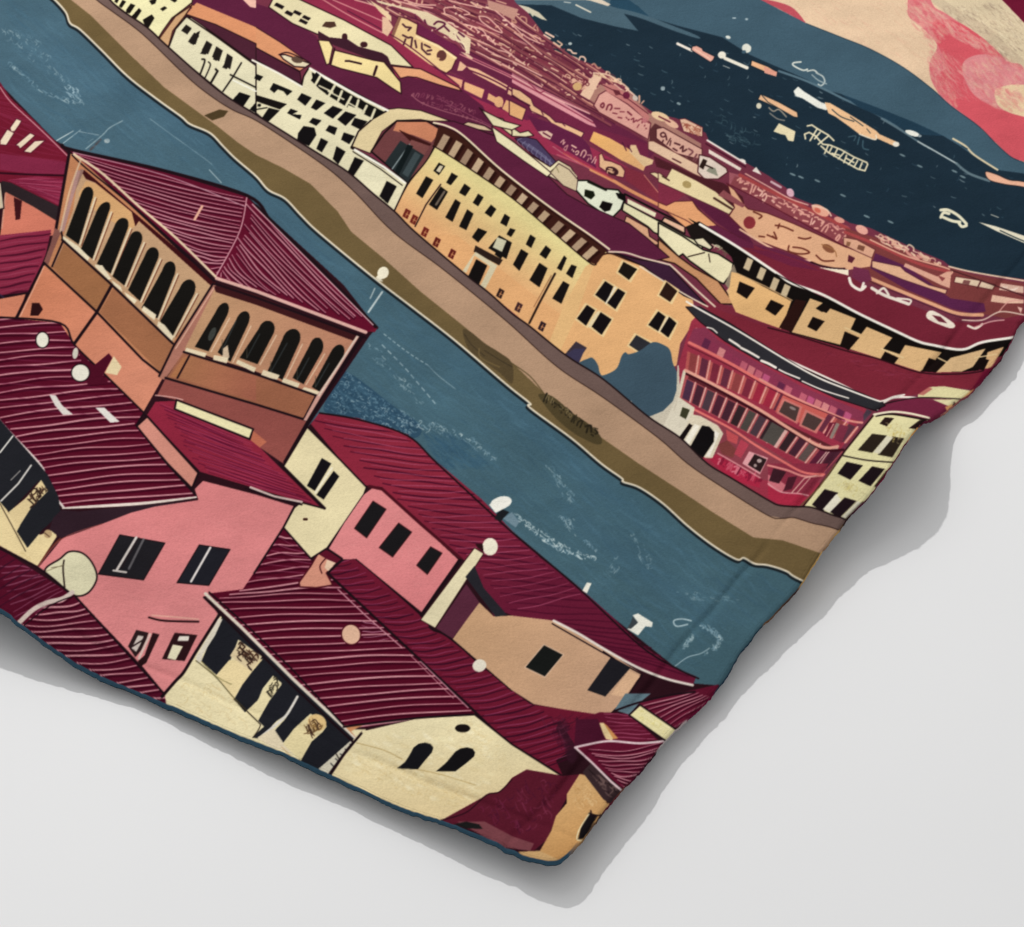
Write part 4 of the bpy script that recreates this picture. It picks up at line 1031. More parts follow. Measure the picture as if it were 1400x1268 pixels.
def art_tower():
    T(0, 0)
    # body, left face
    F('b97a52', '380,830 430,850 1180,1550 1160,1560 880,2050 780,2260 320,1860 90,1740 240,1440 300,1290', line=BLK, w=3.2)
    T(0, 1)
    F('c97a58', '240,185 530,450 885,785 890,800 785,985 560,790 400,620 330,500 100,470', grad=('d08468', 300, 250, 700, 800))
    S('e2a488', 1.4, '240,190 190,300 110,465', 0)
    F('98643f', '345,65 605,290 530,435 285,195'); F('9c6443', '620,310 945,625 880,770 545,440'); S('b98a70', 1.0, '345,75 290,190', 0)
    F('b9936f', '430,-330 480,-310 1160,270 1140,330 945,605 340,40 400,-120')
    T(0, 0)
    F('c99a66', '470,990 540,1010 740,1180 760,1220 700,1268 440,1100 430,1060'); F('3a0d12', '460,930 1180,1545 1160,1570 760,1210 740,1240 720,1160 520,1000 470,980 440,930')
    F('8f6a60', '440,925 460,930 410,1050 345,1268 320,1268 380,1100'); F('a8807a', '420,930 440,935 350,1268 330,1268')
    T(0, 1)
    F('7f4f48', '300,-20 335,0 290,110 265,180 240,165 275,70'); S(BLK, 2.0, '335,0 345,50 285,190', 0)
    # arcade of seven arches, left face
    ar = [('360,20', '430,70', '520,-230', '490,-255', '455,-235'), ('440,100', '505,150', '610,-150', '590,-172', '545,-150'), ('530,175', '605,230', '715,-60', '680,-85', '640,-60'),
          ('615,245', '680,295', '790,20', '760,-10', '722,0'), ('700,320', '765,380', '880,110', '850,78', '812,90'), ('775,415', '860,475', '972,190', '940,152', '905,180'), ('875,490', '945,570', '1082,300', '1050,252', '1000,280')]
    for (a, b, c, d, e) in ar:
        va = np.array([[float(v) for v in s.split(',')] for s in (a, b, c, d, e)])
        bl, br, tr, tp, tl = va
        lo = .86
        ARCH('141210', bl, br, tr, tp, tl, lo)
        S('d8c6a8', 2.4, np.array([br + (6, 3), br * .12 + tr * .88 + (12, 8)]), 0)
        S('5a1f14', 1.0, np.array([br + (16, 6), br * .12 + tr * .88 + (20, 12)]), 0)
    for q in ('345,25 430,80 490,140 480,160 345,45', '520,180 560,185 580,215 610,260 590,262 520,190', '610,265 660,300 670,330 620,290', '680,330 750,375 735,395 690,350', '785,405 855,455 845,485 775,430', '865,490 900,510 950,575 935,600 860,515'):
        F('e0d2b4', q)
    S(BLK, 2.6, '340,45 600,280 945,612', 0)
    S(BLK, 2.4, '240,170 530,440 780,700 885,782', 0); S(BLK, 3.2, '612,292 530,440 405,615', 0)
    F('2a0d10', '175,390 215,390 235,425 210,460 165,460')
    # corner pilaster
    F('a96e5e', '1160,290 1200,300 1060,580 900,810 870,800 960,620'); S(BLK, 2.2, '1165,285 950,625 870,790', 0); S('d6a58e', 1.6, '1175,300 960,640', 0)
    # right face
    F('9a5f44', '1010,650 1400,775 1750,905 1690,1035 1400,945 910,800'); F('8f4a44', '905,805 1400,945 1680,1040 1550,1268 1420,1180 1390,1100 960,920 860,895')
    F('a86c44', '1000,690 1040,680 970,800 930,795') ; F('a36a48', '1040,680 1400,790 1400,930 980,800', grad=('a05c48', 1040, 700, 1400, 900))
    F('b98d68', '1170,320 1220,310 1400,370 1960,560 1740,895 1690,880 1400,765 1010,640', grad=('b57a60', 1170, 400, 1900, 700))
    F('3a1418', '1170,300 1210,290 1400,345 1970,575 1940,600 1400,400 1210,340 1180,330')
    ar = [('1065,630', '1140,655', '1262,420', '1240,378', '1200,405'), ('1190,660', '1260,712', '1378,460', '1350,425', '1310,450'), ('1310,690', '1408,725', '1515,520', '1478,478', '1435,500'),
          ('1460,770', '1545,810', '1658,560', '1612,520', '1560,555'), ('1600,800', '1660,835', '1782,620', '1750,570', '1710,590'), ('1705,850', '1755,880', '1898,650', '1870,608', '1825,630')]
    for (a, b, c, d, e) in ar:
        va = np.array([[float(v) for v in s.split(',')] for s in (a, b, c, d, e)])
        bl, br, tr, tp, tl = va
        lo = .84
        ARCH('151311', bl, br, tr, tp, tl, lo)
        S('d9b89a', 1.6, np.array([br + (14, 2), br * .2 + tr * .8 + (18, 6)]), 0)
    for q in ('1215,650 1290,490', '1350,690 1420,560', '1480,770 1570,610', '1625,810 1690,690', '1725,850 1800,720'):
        S('33383a', 1.6, q, 0, .8); S('4a4438', 1.0, q.split()[0] + ' ' + q.split()[0].split(',')[0] + ',' + str(float(q.split()[0].split(',')[1]) - 60), 0, .8)
    E('3a3d3a', 1160, 560, 16, 40, 25); F('c9b094', '1220,640 1245,620 1255,690 1215,700')
    for q in ('1020,635 1130,665 1120,690 1010,655', '1170,675 1250,690 1240,720 1165,700', '1300,700 1400,745 1390,770 1290,720', '1440,755 1530,785 1515,810 1425,790', '1550,800 1640,830 1625,860 1540,825', '1665,850 1750,875 1740,895 1650,865'):
        F('e0cfae', q)
    S(BLK, 2.4, '1005,658 1400,780 1740,900', 0); S(BLK, 2.4, '905,800 1400,945 1690,1035', 0); S(BLK, 2, '1035,680 970,800', 0); S(BLK, 1.6, '1725,900 1660,1025', 0)
    F('c9968a', '1955,570 1975,565 1760,905 1690,1040 1660,1030 1730,900'); S('d9c0b0', 2.6, '1958,565 1745,895', 0); S(BLK, 4.2, '1980,570 1770,900 1680,1050 1560,1260', 0)
    # roof faces
    T(0, 0)
    F('56062a', '380,825 480,835 900,940 1350,1078 1310,1268 1185,1515 960,1330 760,1150')
    HA('420,845 900,950 1345,1085 1305,1268 1190,1500 960,1310 760,1135', '430,850 1185,1510', '1345,1085 1315,1268 1192,1500', 22, 'b3748c', 1.6, sag=3, jit=.9, brk=.02, under='3a0018', uw=2.4)
    T(0, 1)
    F('58072b', '1350,-190 2060,530 2000,555 1180,250 1250,120 1310,0')
    HA('1350,-170 2040,520 2000,540 1200,245 1250,130 1310,10', '1350,-185 1310,0 1250,125 1195,245', '2060,535 1200,248', 20, 'b0708a', 1.8, sag=4, jit=1.2, brk=.12, under='3a0018', uw=2.4)
    T(0, 0)
    S('b98a98', 1.5, '400,835 900,960 1340,1130', a=.9); S('c08a94', 1.8, '1350,1080 1310,1268 1185,1505'); S(BLK, 3.4, '340,795 400,822 900,935 1350,1070 1460,1180')
    S('d8bfa0', 3.4, '405,845 560,950 760,1130 960,1300 1180,1515'); S(BLK, 1.6, '395,850 470,920 760,1160 1170,1540'); S('d8bfa0', 2.4, '440,880 380,1050 330,1268', a=.7)
    S('e0a890', 3.6, '1105,1130 1065,1200', 0)
    T(0, 1)
    S(BLK, 3.6, '1400,-140 1700,150 2060,525', 0); S('d8a8b0', 1.6, '1380,-150 1700,170 2040,510', 0); S('d6a69c', 4.6, '1185,255 1400,325 2000,550', 0); S(BLK, 2.4, '1190,290 1400,360 2000,580', 0); F('6a0f30', '2010,545 2065,525 2050,550')
    # slab and crimson lower roof
    F('841c3c', '850,930 960,925 1370,1140 1420,1180 1750,1505 1620,1470 1085,1310 800,1010'); HA('850,930 960,960 1370,1140 1420,1180 1750,1505 1085,1300', '850,940 1090,1300', '1340,1150 1750,1500', 17, '5c0a2c', 1.4, jit=.8, brk=.1); HA('850,930 960,960 1370,1140 1420,1180 1750,1505 1085,1300', '870,940 1090,1290', '1380,1150 1720,1490', 16, 'a63a60', .9, jit=.8, brk=.15, a=.8)
    F('e8dfae', '965,920 1385,1080 1365,1135 955,970', line=BLK, w=2.0); F('b9664c', '1385,1090 1460,1150 1420,1180 1370,1140'); S('dba8a0', 1.4, '850,895 940,905 1000,920')
    S(BLK, 2.2, '790,1000 1085,1310'); F('cf8878', '805,1010 1085,1320 1050,1405 915,1268 745,1065', line=BLK, w=2.2)


def art_left_roof():
    G()
    F('520527', '-160,420 0,434 82,442 102,472 145,514 197,565 186,582 228,634 270,681 180,688 85,694 70,668 52,634 0,575 -160,420')
    HA('-160,420 0,434 82,442 102,472 145,514 197,565 186,582 228,634 268,678 180,684 85,690 70,668 52,634 0,575 -160,480', '-40,440 0,570 55,634 85,690', '84,432 104,468 146,512 195,563 182,582 230,632 268,674', 26, 'b4788e', 2.0, sag=-2, jit=1.2, brk=.0, under='380016', uw=3.2)
    HA('-160,420 0,434 82,442 102,472 145,514 197,565 186,582 120,575 0,560', '-40,442 0,560', '84,440 146,514 186,575', 15, '7d2a4e', 1.0, sag=-2, jit=1.4, a=.6)
    S(BLK, 2.0, '0,434 82,442 102,472 145,514 197,565'); S(BLK, 2.0, '197,565 186,582 228,634 270,680', 0)
    S('dccdc8', 3.2, '-60,500 0,576 52,632 62,650 72,674 87,694'); S('e0d2c8', 4.2, '86,695 140,692 200,688 268,680', taper=.5); S(BLK, 1.6, '-40,540 0,584 50,640 66,672 84,700')
    T(0, 1)
    F('4a0820', '430,650 510,735 595,665 615,690 560,790 600,830 480,840'); E('dedacb', 232, 592, 36, 44, 0, BLK, 1.2); E('e0dccd', 440, 772, 50, 48, 0, BLK, 1.2); E('c9c3b6', 412, 665, 18, 34, 8, '4a0820', 1); F('dfcba0', '622,680 665,740 640,785 575,772')
    F('d9d2cc', '270,892 305,895 340,950 400,1000 345,1003 300,950'); F('e3ded8', '522,962 570,962 655,1040 605,1045')
    # dark bay with lattice under the eave
    T(0, 2)
    F('e2cc98', '-640,-200 0,200 90,330 220,390 300,360 310,400 205,560 0,450 -640,100'); F('1f2026', '-640,-600 0,-240 210,0 260,60 320,180 330,260 270,330 230,365 150,462 92,372 130,300 215,90 50,268 0,210 -640,-100')
    F('dcc592', '48,265 140,190 225,90 262,150 165,250 95,360'); DO(50, '140,190 225,90 262,150 165,250', ['4a3024', '2f1f1a'], 1.8, 50, 60, 111, 1)
    S('cfcac4', 2.4, '5,205 100,110 170,10', 0); S('8a8684', 1.6, '60,90 110,40', 0); S('e3dfd8', 2, '0,-60 70,-150', 0) ; S('2a1c14', 1.2, '0,220 60,330 140,480')
    F('2e1c26', '335,255 430,262 700,235 1060,205 720,268 560,328 330,408 270,360 290,300'); S('4a2a30', 1.2, '340,410 560,330 720,268'); S('6a3020', 1.6, '330,410 270,470 205,570'); E('b89a70', 262, 385, 22, 24); S('4a3024', 1.2, '245,380 270,400')
    DO(20, '0,440 60,440 200,520 200,555', ['c9b078'], .8, 60, 40, 112, .7)


def art_pink_house():
    T(0, 2)
    F('d67c7e', '1085,200 1065,140 1110,95 1400,170 1610,235 1550,345 1400,585 1330,695 1150,710 1120,725 1190,820 1100,1000 1000,1140 905,1262 780,1110 410,720 210,570 340,410 560,330 720,268 850,235', grad=('d88284', 700, 300, 900, 1000))
    DO(260, '720,290 1400,200 1550,330 1330,690 1000,1100 560,860 560,350', ['c76e72', 'e08e8e'], .7, 8, 60, 121, .35)
    S('9a4a48', 1.2, '205,570 340,412 560,330', a=.8)
    F('1f1d22', '655,390 902,435 785,637 538,605', line='1a0d12', w=1); S('d3c9c4', 3.4, '745,405 640,580', 0); S('cfc6c0', 2.6, '620,585 690,595', 0); S('5f5c60', 3.0, '785,415 705,575', 0); S('2a181c', 1, '760,405 665,570', 0)
    F('1e1e26', '1090,445 1258,470 1142,667 968,652', line='1a0d12', w=1); S('ddd5d2', 3.0, '1150,460 1045,645', 0)
    S('2a0f14', 2.8, '815,842 900,860 1085,865'); S('e3a898', 1.8, '830,830 960,840 1085,852')
    F('2a1a1c', '745,910 812,925 790,1000 740,1060 700,1000'); F('c9bcb4', '755,940 785,945 770,985 745,1030 720,1010'); S('2a1a1c', 2, '725,1000 790,960', 0); S('d8b8b0', 3.4, '820,935 760,1065', 0); F('2a1216', '835,925 872,935 800,1090 770,1110 755,1080 790,1050')
    F('2a1216', '955,925 1080,938 1010,1080 885,1070'); F('e3dcd0', '980,945 1035,945 1030,970 970,970'); F('e0d8b8', '945,990 1000,1000 960,1075 915,1065'); S('2a1216', 1.4, '960,985 1005,985 1020,1000')
    F('d9d3b0', '245,592 330,520 380,482 450,490 505,545 530,625 490,700 430,725 375,700', 1, line='241418', w=1.8); S('2a1c18', 2.2, '350,530 345,580 355,690'); S('5a4a3a', .9, '280,570 345,560'); S('8a8060', 1, '250,590 345,555')
    # lower-left roof
    F('4c0828', '-640,220 0,465 370,702 410,722 905,1265 1060,1420 -640,1500')
    HA('0,470 370,702 300,760 100,870 0,800', '0,560 90,880', '200,570 360,710', 10, '8a4a64', 1.6, jit=1.2, a=.8); HA('-640,220 0,465 260,640 0,800 -640,600', '-200,600 60,850', '0,470 330,690', 9, '2f0a1e', 2, a=.7)
    HA('410,722 905,1265 1060,1420 500,1400 100,890 260,770', '270,760 100,900 400,1250 600,1420', '400,722 620,950 905,1265 1040,1420', 21, 'b4788e', 2.1, sag=3, jit=1.4, brk=.0, under='380016', uw=3.2)
    S('d0bdb4', 6.5, '395,705 340,740 260,760 180,800 95,880'); S(BLK, 1.2, '400,725 270,780 120,895'); S(BLK, 2.2, '410,725 900,1262', 0); S(BLK, 2.4, '0,465 215,575 370,700')


def art_cream_veranda():
    Z(240, 830, .1861)
    F('e2d09c', '310,50 60,480 0,550 -80,640 -60,760 580,1100 1397,1500 1397,900 1250,900')
    S(BLK, 3.2, '320,60 150,330 60,480 0,545 -100,660')
    F('1d1e25', '340,75 420,120 1320,955 1130,1230 900,1130 985,1000 1110,880 1095,830 990,785 870,895 790,1000 700,940 810,820 900,660 840,740 800,800 740,840 620,970 560,960 650,880 600,830 690,690 780,560 715,505 640,600 600,700 510,775 430,680 520,520 635,365 460,240 400,400 300,500 190,400 250,260')
    F('d9d0be', '315,85 345,90 290,210 200,350 190,400 160,420 150,370')
    F('e4cf9c', '395,390 640,385 560,480 470,600 425,690 300,500'); F('d6c29a', '470,245 630,370 555,475 400,360'); DO(46, '475,255 620,370 555,470 420,350', ['3a241c', '4a2e22', '2a1a16'], 2.0, 40, 90, 131, 1)
    F('e0d2a4', '715,505 780,570 690,690 650,760 600,850 510,775 600,690'); DO(30, '720,515 775,570 690,690 650,650', ['2f2a20', '4a4232'], 1.6, 60, 60, 132, 1)
    S('d6d0c8', 3.4, '895,660 850,740 810,800 720,880 620,960'); F('dccdae', '600,960 720,890 800,1010 870,1080 700,1030')
    F('e2d2a0', '870,895 985,790 1060,800 1110,880 1080,920 1000,990 920,1130 790,1010'); E('e0be80', 1040, 850, 70, 60, 30); DO(44, '940,870 1000,800 1100,880 1010,970 930,940', ['5a3a20', '7a5a30', '3a241c'], 1.6, 60, 80, 133, 1)
    F('cfc8b4', '1120,1130 1290,980 1310,1000 1110,1240 1050,1190'); S('2a2420', 1.6, '1180,1080 1220,1150', 0)
    for k in range(5):
        S('1d1e25', 1.4, [(1140 + k * 35, 1150 - k * 35), (1165 + k * 33, 1175 - k * 40)], 0)
    S(BLK, 2.2, '1370,920 1250,1060 1120,1240', 0); S('5f5636', 1.5, '150,395 220,450 310,530 430,670 600,840'); S('8a8050', 1.2, '190,400 300,510 410,570'); S('2a2018', 1.4, '430,680 600,840 620,880 570,960')
    DO(90, '40,540 300,560 560,860 560,950 0,740', ['cdb47c', 'd6c090', 'f0e2b4'], 1.0, 30, 80, 134, .6); S('c9a878', 1.2, '780,1030 860,1110')


def art_big_roof():
    G()
    F('4f0425', '283,812 332,806 350,779 387,722 425,766 448,785 530,860 627,951 652,978 570,983 500,995 468,993 380,905')
    clip = '283,812 332,806 350,779 387,722 425,766 448,785 530,860 627,951 652,978 570,983 500,995 468,993 380,905'
    HA(clip, '375,735 330,808 290,822 380,908 474,996', '400,738 452,786 530,860 655,980', 27, 'bb8094', 2.0, sag=-2.0, jit=.9, brk=.0, under='380016', uw=3.2)
    HA('387,722 425,766 448,785 430,800 345,792', '380,735 350,790', '410,750 448,790', 7, '9a4a68', 1.0, a=.8)
    T(1, 2)
    F('d48f78', '340,490 390,520 435,540 385,600 420,665 330,680 240,675 235,650 300,560', line='4a0d1c', w=1.6); F('e3c0a4', '390,520 440,540 395,590 375,570'); S('4a1a1c', 1.8, '380,520 350,560 360,600'); F('5a0d24', '335,455 400,480 470,520 440,545 390,525 345,490')
    E('dfb296', 520, 935, 52, 56, -20, '4a0d1c', 1.2); HA('570,840 660,860 730,960 590,980', '575,860 590,980', '650,880 730,960', 5, 'b07088', 1.2)
    # right plane
    G()
    F('6a1335', '450,784 470,766 487,765 577,843 590,860 617,874 650,905 700,944 725,963 770,970 817,974 860,980 830,1010 786,1022 760,1040 770,1062 750,1051 700,1020 650,978 627,951 530,860')
    HA('450,784 470,766 487,765 577,843 617,874 700,944 725,963 817,974 786,1022 770,1062 700,1020 650,978 530,860', '430,775 530,861 627,952 700,1018 740,1050', '480,770 590,862 690,935 760,985 830,1015', 32, '3a0820', 2.0, sag=2.5, jit=1.0); HA('450,784 470,766 487,765 577,843 617,874 700,944 725,963 817,974 786,1022 770,1062 700,1020 650,978 530,860', '432,772 530,858 627,949 700,1015 740,1046', '480,766 590,858 690,931 760,981 830,1010', 32, '97406a', 1.0, sag=2.5, jit=1.0, a=.8, brk=.1)
    for k in range(8):
        S('331322', 16 - k * 1.2, [(770 - k, 992 + k), (776 + k * .5, 1012), (782, 1034 + k)], a=.22)
    DO(90, '738,975 812,978 800,1012 766,1030', ['2a0d1c', '5a2038', '471028'], 1.2, 68, 24, 141, .7, (0, 4))
    S(BLK, 2.6, '448,784 530,861 627,952 700,1020 768,1062'); S('c98a98', 1.6, '462,806 500,842 550,886', 0); S('c48a98', 1.4, '575,905 640,968', 0); S('c88a94', 1.0, '560,895 620,955', 0)
    S(BLK, 2.4, '450,782 470,765 488,765 577,842 590,860 617,874 700,944')
    S('d8cdbd', 4.4, '281,812 330,858 400,928 487,1010', 0); S(BLK, 2.4, '279,817 326,864 396,934 484,1016', 0); S(BLK, 1.8, '286,810 340,858 400,916 470,992', 0)
    # cream gable
    F('e4d49e', '492,1001 570,983 650,978 700,1018 770,1061 760,1063 720,1053 704,1063 682,1083 667,1086 637,1111 602,1121 580,1160 430,1090 448,1062', grad=('dcc594', 560, 990, 560, 1130))
    F('c98858', '470,992 500,990 480,1000 488,1010')
    S(BLK, 2.2, '470,994 500,990 570,982 650,977'); S(BLK, 2.6, '494,1003 470,1032 450,1062', 0); S(BLK, 2.0, '650,978 700,1018 770,1062', 0)
    T(1, 3)
    DO(140, '480,280 640,200 1180,130 1380,300 1270,520 1120,640 700,480 480,420', ['f2e9c8', 'd8c490', 'eadfb4'], 5.0, 25, 40, 145, .3, (0,))
    DO(260, '500,330 740,360 1270,520 1120,640 760,520 520,400', ['d3ba84', 'e9d9aa', 'cdb680'], 1.0, 20, 26, 142, .6); DO(160, '980,130 1200,120 1400,290 1380,450 1210,330', ['d3ba84', 'd0ba88', 'ecdcae'], .8, 150, 30, 143, .45); S('b9a06a', 1.3, '550,260 700,300 800,350'); S('c2a870', 1.3, '880,405 1000,430 1200,490')
    E('17100f', 1130, 180, 42, 23); F('15151a', '862,285 890,264 925,258 955,266 970,285 962,312 925,355 885,405 770,400 815,365 838,330', 0); F('131114', '1090,308 1120,290 1155,284 1185,292 1199,312 1192,335 1145,375 1090,416 985,415 1040,368')
    # wine patch at the bottom
    F('561630', '1010,685 1280,535 1340,525 1400,450 1480,405 1680,440 1790,430 1700,560 1650,650 1590,790 1520,850 1400,840 1250,760', 0)
    DO(80, '1150,650 1300,560 1500,430 1680,520 1590,760 1400,760', ['6a1c3c', '47102a', '7a2c48'], 1.6, 60, 60, 144, .6); F('7a4048', '1100,690 1250,690 1400,770 1520,810 1500,850 1350,830'); F('1a1a1a', '1080,705 1150,690 1220,705 1240,730 1150,728'); S('2a0a16', 1.6, '1010,683 1150,640 1260,545 1330,528 1400,460'); S('2a0a16', 2, '1400,840 1520,855 1590,800')


def art_bottom_right():
    T(2, 3)
    F('cfa36a', '370,430 420,440 520,590 640,600 480,720 460,800 290,1000 100,1000 0,860 150,855 215,740 240,660 300,590 300,540', grad=('c08c50', 200, 560, 330, 900))
    F('c9a06a', '40,855 150,850 260,900 200,960 100,930'); DO(80, '340,480 400,460 480,600 380,640 330,600', ['b98a50', 'dcb884'], 1.0, 40, 40, 151, .6)
    F('37262a', '385,420 430,372 605,530 540,592 500,570'); DO(40, '400,410 430,390 590,530 540,570', ['56403f', '221518', '6a5250'], 1.8, 40, 60, 152, .9)
    F('141013', '420,640 470,655 400,780 360,790 375,730', 0); S('e0cfa4', 1.8, '420,650 370,730 355,785 385,795'); S(BLK, 1.4, '430,630 445,660 500,650')
    F('5d1031', '480,92 640,100 800,245 700,258 520,245 350,280 300,200 400,120'); HA('500,95 640,105 790,240 540,235', '500,100 560,230', '640,110 780,235', 7, 'a04a68', 1.1, jit=.7); F('e0c590', '465,150 500,150 555,225 550,245 515,240'); F('c98a4a', '500,150 520,165 580,235 555,240'); F('471028', '350,130 470,130 510,240 400,265 340,280')
    F('590c2e', '350,285 520,255 700,262 850,250 960,240 760,560 620,525'); HA('400,300 520,262 700,270 860,255 960,260 760,520 620,510', '420,300 540,420 610,500', '860,250 760,400 680,510', 12, 'b0708a', 1.4, sag=6, jit=1.2, under='3a0018', uw=2.4)
    S('d8c0c4', 3.0, '345,285 400,272 530,250 700,262 850,248'); S('d8c0c4', 3.0, '350,288 440,370 540,470 605,525', 0)
    F('58707c', '560,80 620,-10 760,-10 700,38 640,105'); F('5d1031', '690,42 900,-10 1130,-60 1130,60 900,188'); HA('690,42 900,-10 1130,-60 1130,60 900,188', '720,60 890,180', '1000,-20 1120,20', 7, 'b0708a', 1.3, jit=.9, under='3a0018', uw=2.4); S(BLK, 2, '560,85 690,40 860,0 1000,-20')
    F('e2d8a2', '700,52 905,192 850,255 640,108', line=BLK, w=1.8); DO(30, '700,80 880,190 840,230 680,110', ['cfc068', 'f0e8bc'], 1, 30, 40, 153, .6)


def art_right_house():
    G()
    F('c89d76', '619,874 655,824 675,843 700,842 740,846 757,849 790,868 830,891 877,921 855,955 835,975 817,977 770,970 730,963 700,944', grad=('c39a7c', 640, 860, 850, 950))
    F('88203f', '437,564 490,572 557,594 600,634 660,684 700,726 740,764 787,799 840,846 875,881 925,914 952,925 947,938 900,925 860,905 825,889 790,868 760,849 700,842 692,838 675,843 647,776 632,764 600,736 522,666 500,664 470,634 425,580', grad=('66163c', 600, 640, 720, 820))
    clip = '437,566 557,596 660,686 740,766 840,848 945,926 900,920 825,886 760,846 700,840 655,780 632,762 522,664 470,630 428,578'
    HA(clip, '430,575 522,664 632,762 700,838 825,888', '557,594 660,684 740,764 840,846 945,925', 34, '4c0a26', 2.0, sag=1.5, jit=1.0, brk=.06); HA(clip, '436,570 522,660 640,765 700,835', '550,592 660,684 740,764 800,810', 30, 'a84a6a', 1.1, sag=1.5, jit=1.0, a=.85, brk=.1)
    S(BLK, 1.8, '437,565 490,574 557,596 600,636 700,728 787,801 875,883 925,914 955,928'); S('e0d6cc', 3.4, '757,849 790,866 825,887 870,912 910,928 947,937'); S(BLK, 1.4, '755,853 825,893 877,922')
    F(PUR, '952,922 957,930 940,930 900,915') if 0 else None
    T(2, 2)
    F('161817', '175,990 282,1045 180,1168 70,1115', line='dcb89c', w=1); F('1d1c22', '540,1060 650,1115 510,1275 412,1240'); F('d8ad88', '640,1130 700,1165 615,1275 540,1265'); S(BLK, 2, '500,1030 560,1070'); S(BLK, 1.8, '710,1160 620,1290 560,1350', 0)
    F('ecebe0', '660,830 690,820 770,870 765,895 730,890 690,940 630,905 690,870'); F('3a4248', '660,835 650,870 630,900 650,905 690,870'); F('e3e0d4', '410,650 435,655 410,710 385,695')
    T(1, 2)
    # cream block with tall window
    F('e6d8a8', '280,-200 470,-10 605,130 590,170 390,462 300,520 150,350 210,240 245,212 372,246 150,15', line=BLK, w=1.8)
    F('121014', '360,-30 412,0 322,150 278,122'); F('121014', '425,40 456,70 370,198 330,172'); S('f0e8d0', 2.6, '415,25 325,160', 0); E('3a1a14', 270, 305, 14, 8)
    S('cdb7b0', 3.0, '-30,130 100,180 250,210', 0); S(BLK, 1.8, '-60,135 100,190 250,225', 0); S(BLK, 3.0, '130,0 260,130 375,245', 0)
    F('dc8486', '640,132 690,142 1105,525 905,812 550,522 480,525 395,472 480,330 590,170', grad=('d97c80', 640, 200, 900, 750)); DO(90, '640,150 1080,520 900,780 560,500 450,460', ['d07478', 'e49a98'], .7, 8, 50, 161, .35)
    for q in ('640,205 712,250 605,407 538,355', '780,325 852,375 747,512 673,460', '955,455 1018,490 937,607 878,557'):
        F('19171a', q, line='3a1216', w=.8)
    S('4a0d1c', 4.2, '620,125 690,140 900,330 1120,520', 0); S(BLK, 3.6, '1115,530 1000,690 905,830', 0); S(BLK, 2.2, '395,470 470,520'); S(BLK, 2.0, '-10,600 150,350 210,235', 0)
    F('e8dcb0', '1195,462 1245,492 980,900 900,855', line='2a1014', w=.8); E('e8e0cc', 1280, 455, 42, 48); F('2a1014', '1200,440 1240,440 1245,480 1210,460'); F('57263a', '1150,660 1222,760 1075,958 985,900'); F('25242b', '1195,560 1245,680 1375,830 1310,838 1145,620', 0)
    E('e6decd', 1222, 1105, 38, 34, -20); E('f0eee6', 1340, 215, 60, 34, -15); F('f0eee6', '1275,225 1320,190 1380,200 1370,240 1310,270'); F('1a1d22', '1320,270 1350,250 1385,265 1340,315 1305,305'); F('6d8796', '1350,300 1400,265 1440,320 1420,350')


def paint_design():
    ART[:] = hexc('7e3444')
    art_sky(); art_sea(); art_far_town(); art_mid_town(); art_town_strip(); art_right_town(); art_mid_blocks(); art_quay_water()
    art_left_red(); art_tower(); art_left_roof(); art_pink_house(); art_cream_veranda(); art_big_roof(); art_right_house(); art_bottom_right()


paint_design()

# ----------------------------------------------------------------------------
# the blanket's shape: a corner of thick fleece whose two edges ride up off the table
# ----------------------------------------------------------------------------
CORNER = np.array([0.036, -0.612])
U_B = np.array([-0.8785, 0.4777])                   # along the lower edge, away from the corner
U_R = np.array([0.5600, 0.8285])                    # along the right edge, away from the corner
LIFT_B = ([0.0, 0.04, 0.10, 0.17, 0.26, 0.33, 0.43, 0.50, 0.55, 0.60, 0.66, 0.80, 1.2],
          [.031, .032, .029, .020, .019, .022, .021, .018, .020, .028, .046, .050, .022])
LIFT_R = ([0.0, 0.06, 0.14, 0.22, 0.29, 0.36, 0.43, 0.48, 0.55, 0.60, 0.65, 0.70, 0.74, 0.78, 0.82, 0.90, 1.1, 1.6],
          [.031, .031, .028, .023, .023, .027, .032, .034, .042, .050, .064, .074, .066, .038, .022, .026, .026, .020])


def smooth_interp(s, tab):
    x, y = np.array(tab[0]), np.array(tab[1])
    f = np.linspace(x[0], x[-1], 400)
    v = np.interp(f, x, y)
    k = np.hanning(25); k /= k.sum()
    v = np.convolve(np.r_[np.full(12, v[0]), v, np.full(12, v[-1])], k, 'valid')
    return np.interp(s, f, v)


def waves(x, y, seed, n, lo, hi):
    r = np.random.RandomState(seed)
    z = np.zeros_like(x)
    for _ in range(n):
        k = math.exp(r.uniform(math.log(lo), math.log(hi)))
        a = r.uniform(0, 2 * math.pi)
        z = z + np.sin(2 * math.pi * k * (x * math.cos(a) + y * math.sin(a)) + r.uniform(0, 6.28)
                       + 1.3 * np.sin(2 * math.pi * k * .37 * (y * math.cos(a) - x * math.sin(a)) + r.uniform(0, 6))) / n ** .5
    return z


_den = U_B[0] * U_R[1] - U_B[1] * U_R[0]


def edge_coords(x, y):
    dx, dy = x - CORNER[0], y - CORNER[1]
    p = (dx * U_R[1] - dy * U_R[0]) / _den          # along the lower edge
    q = (U_B[0] * dy - U_B[1] * dx) / _den          # along the right edge
    return p, q


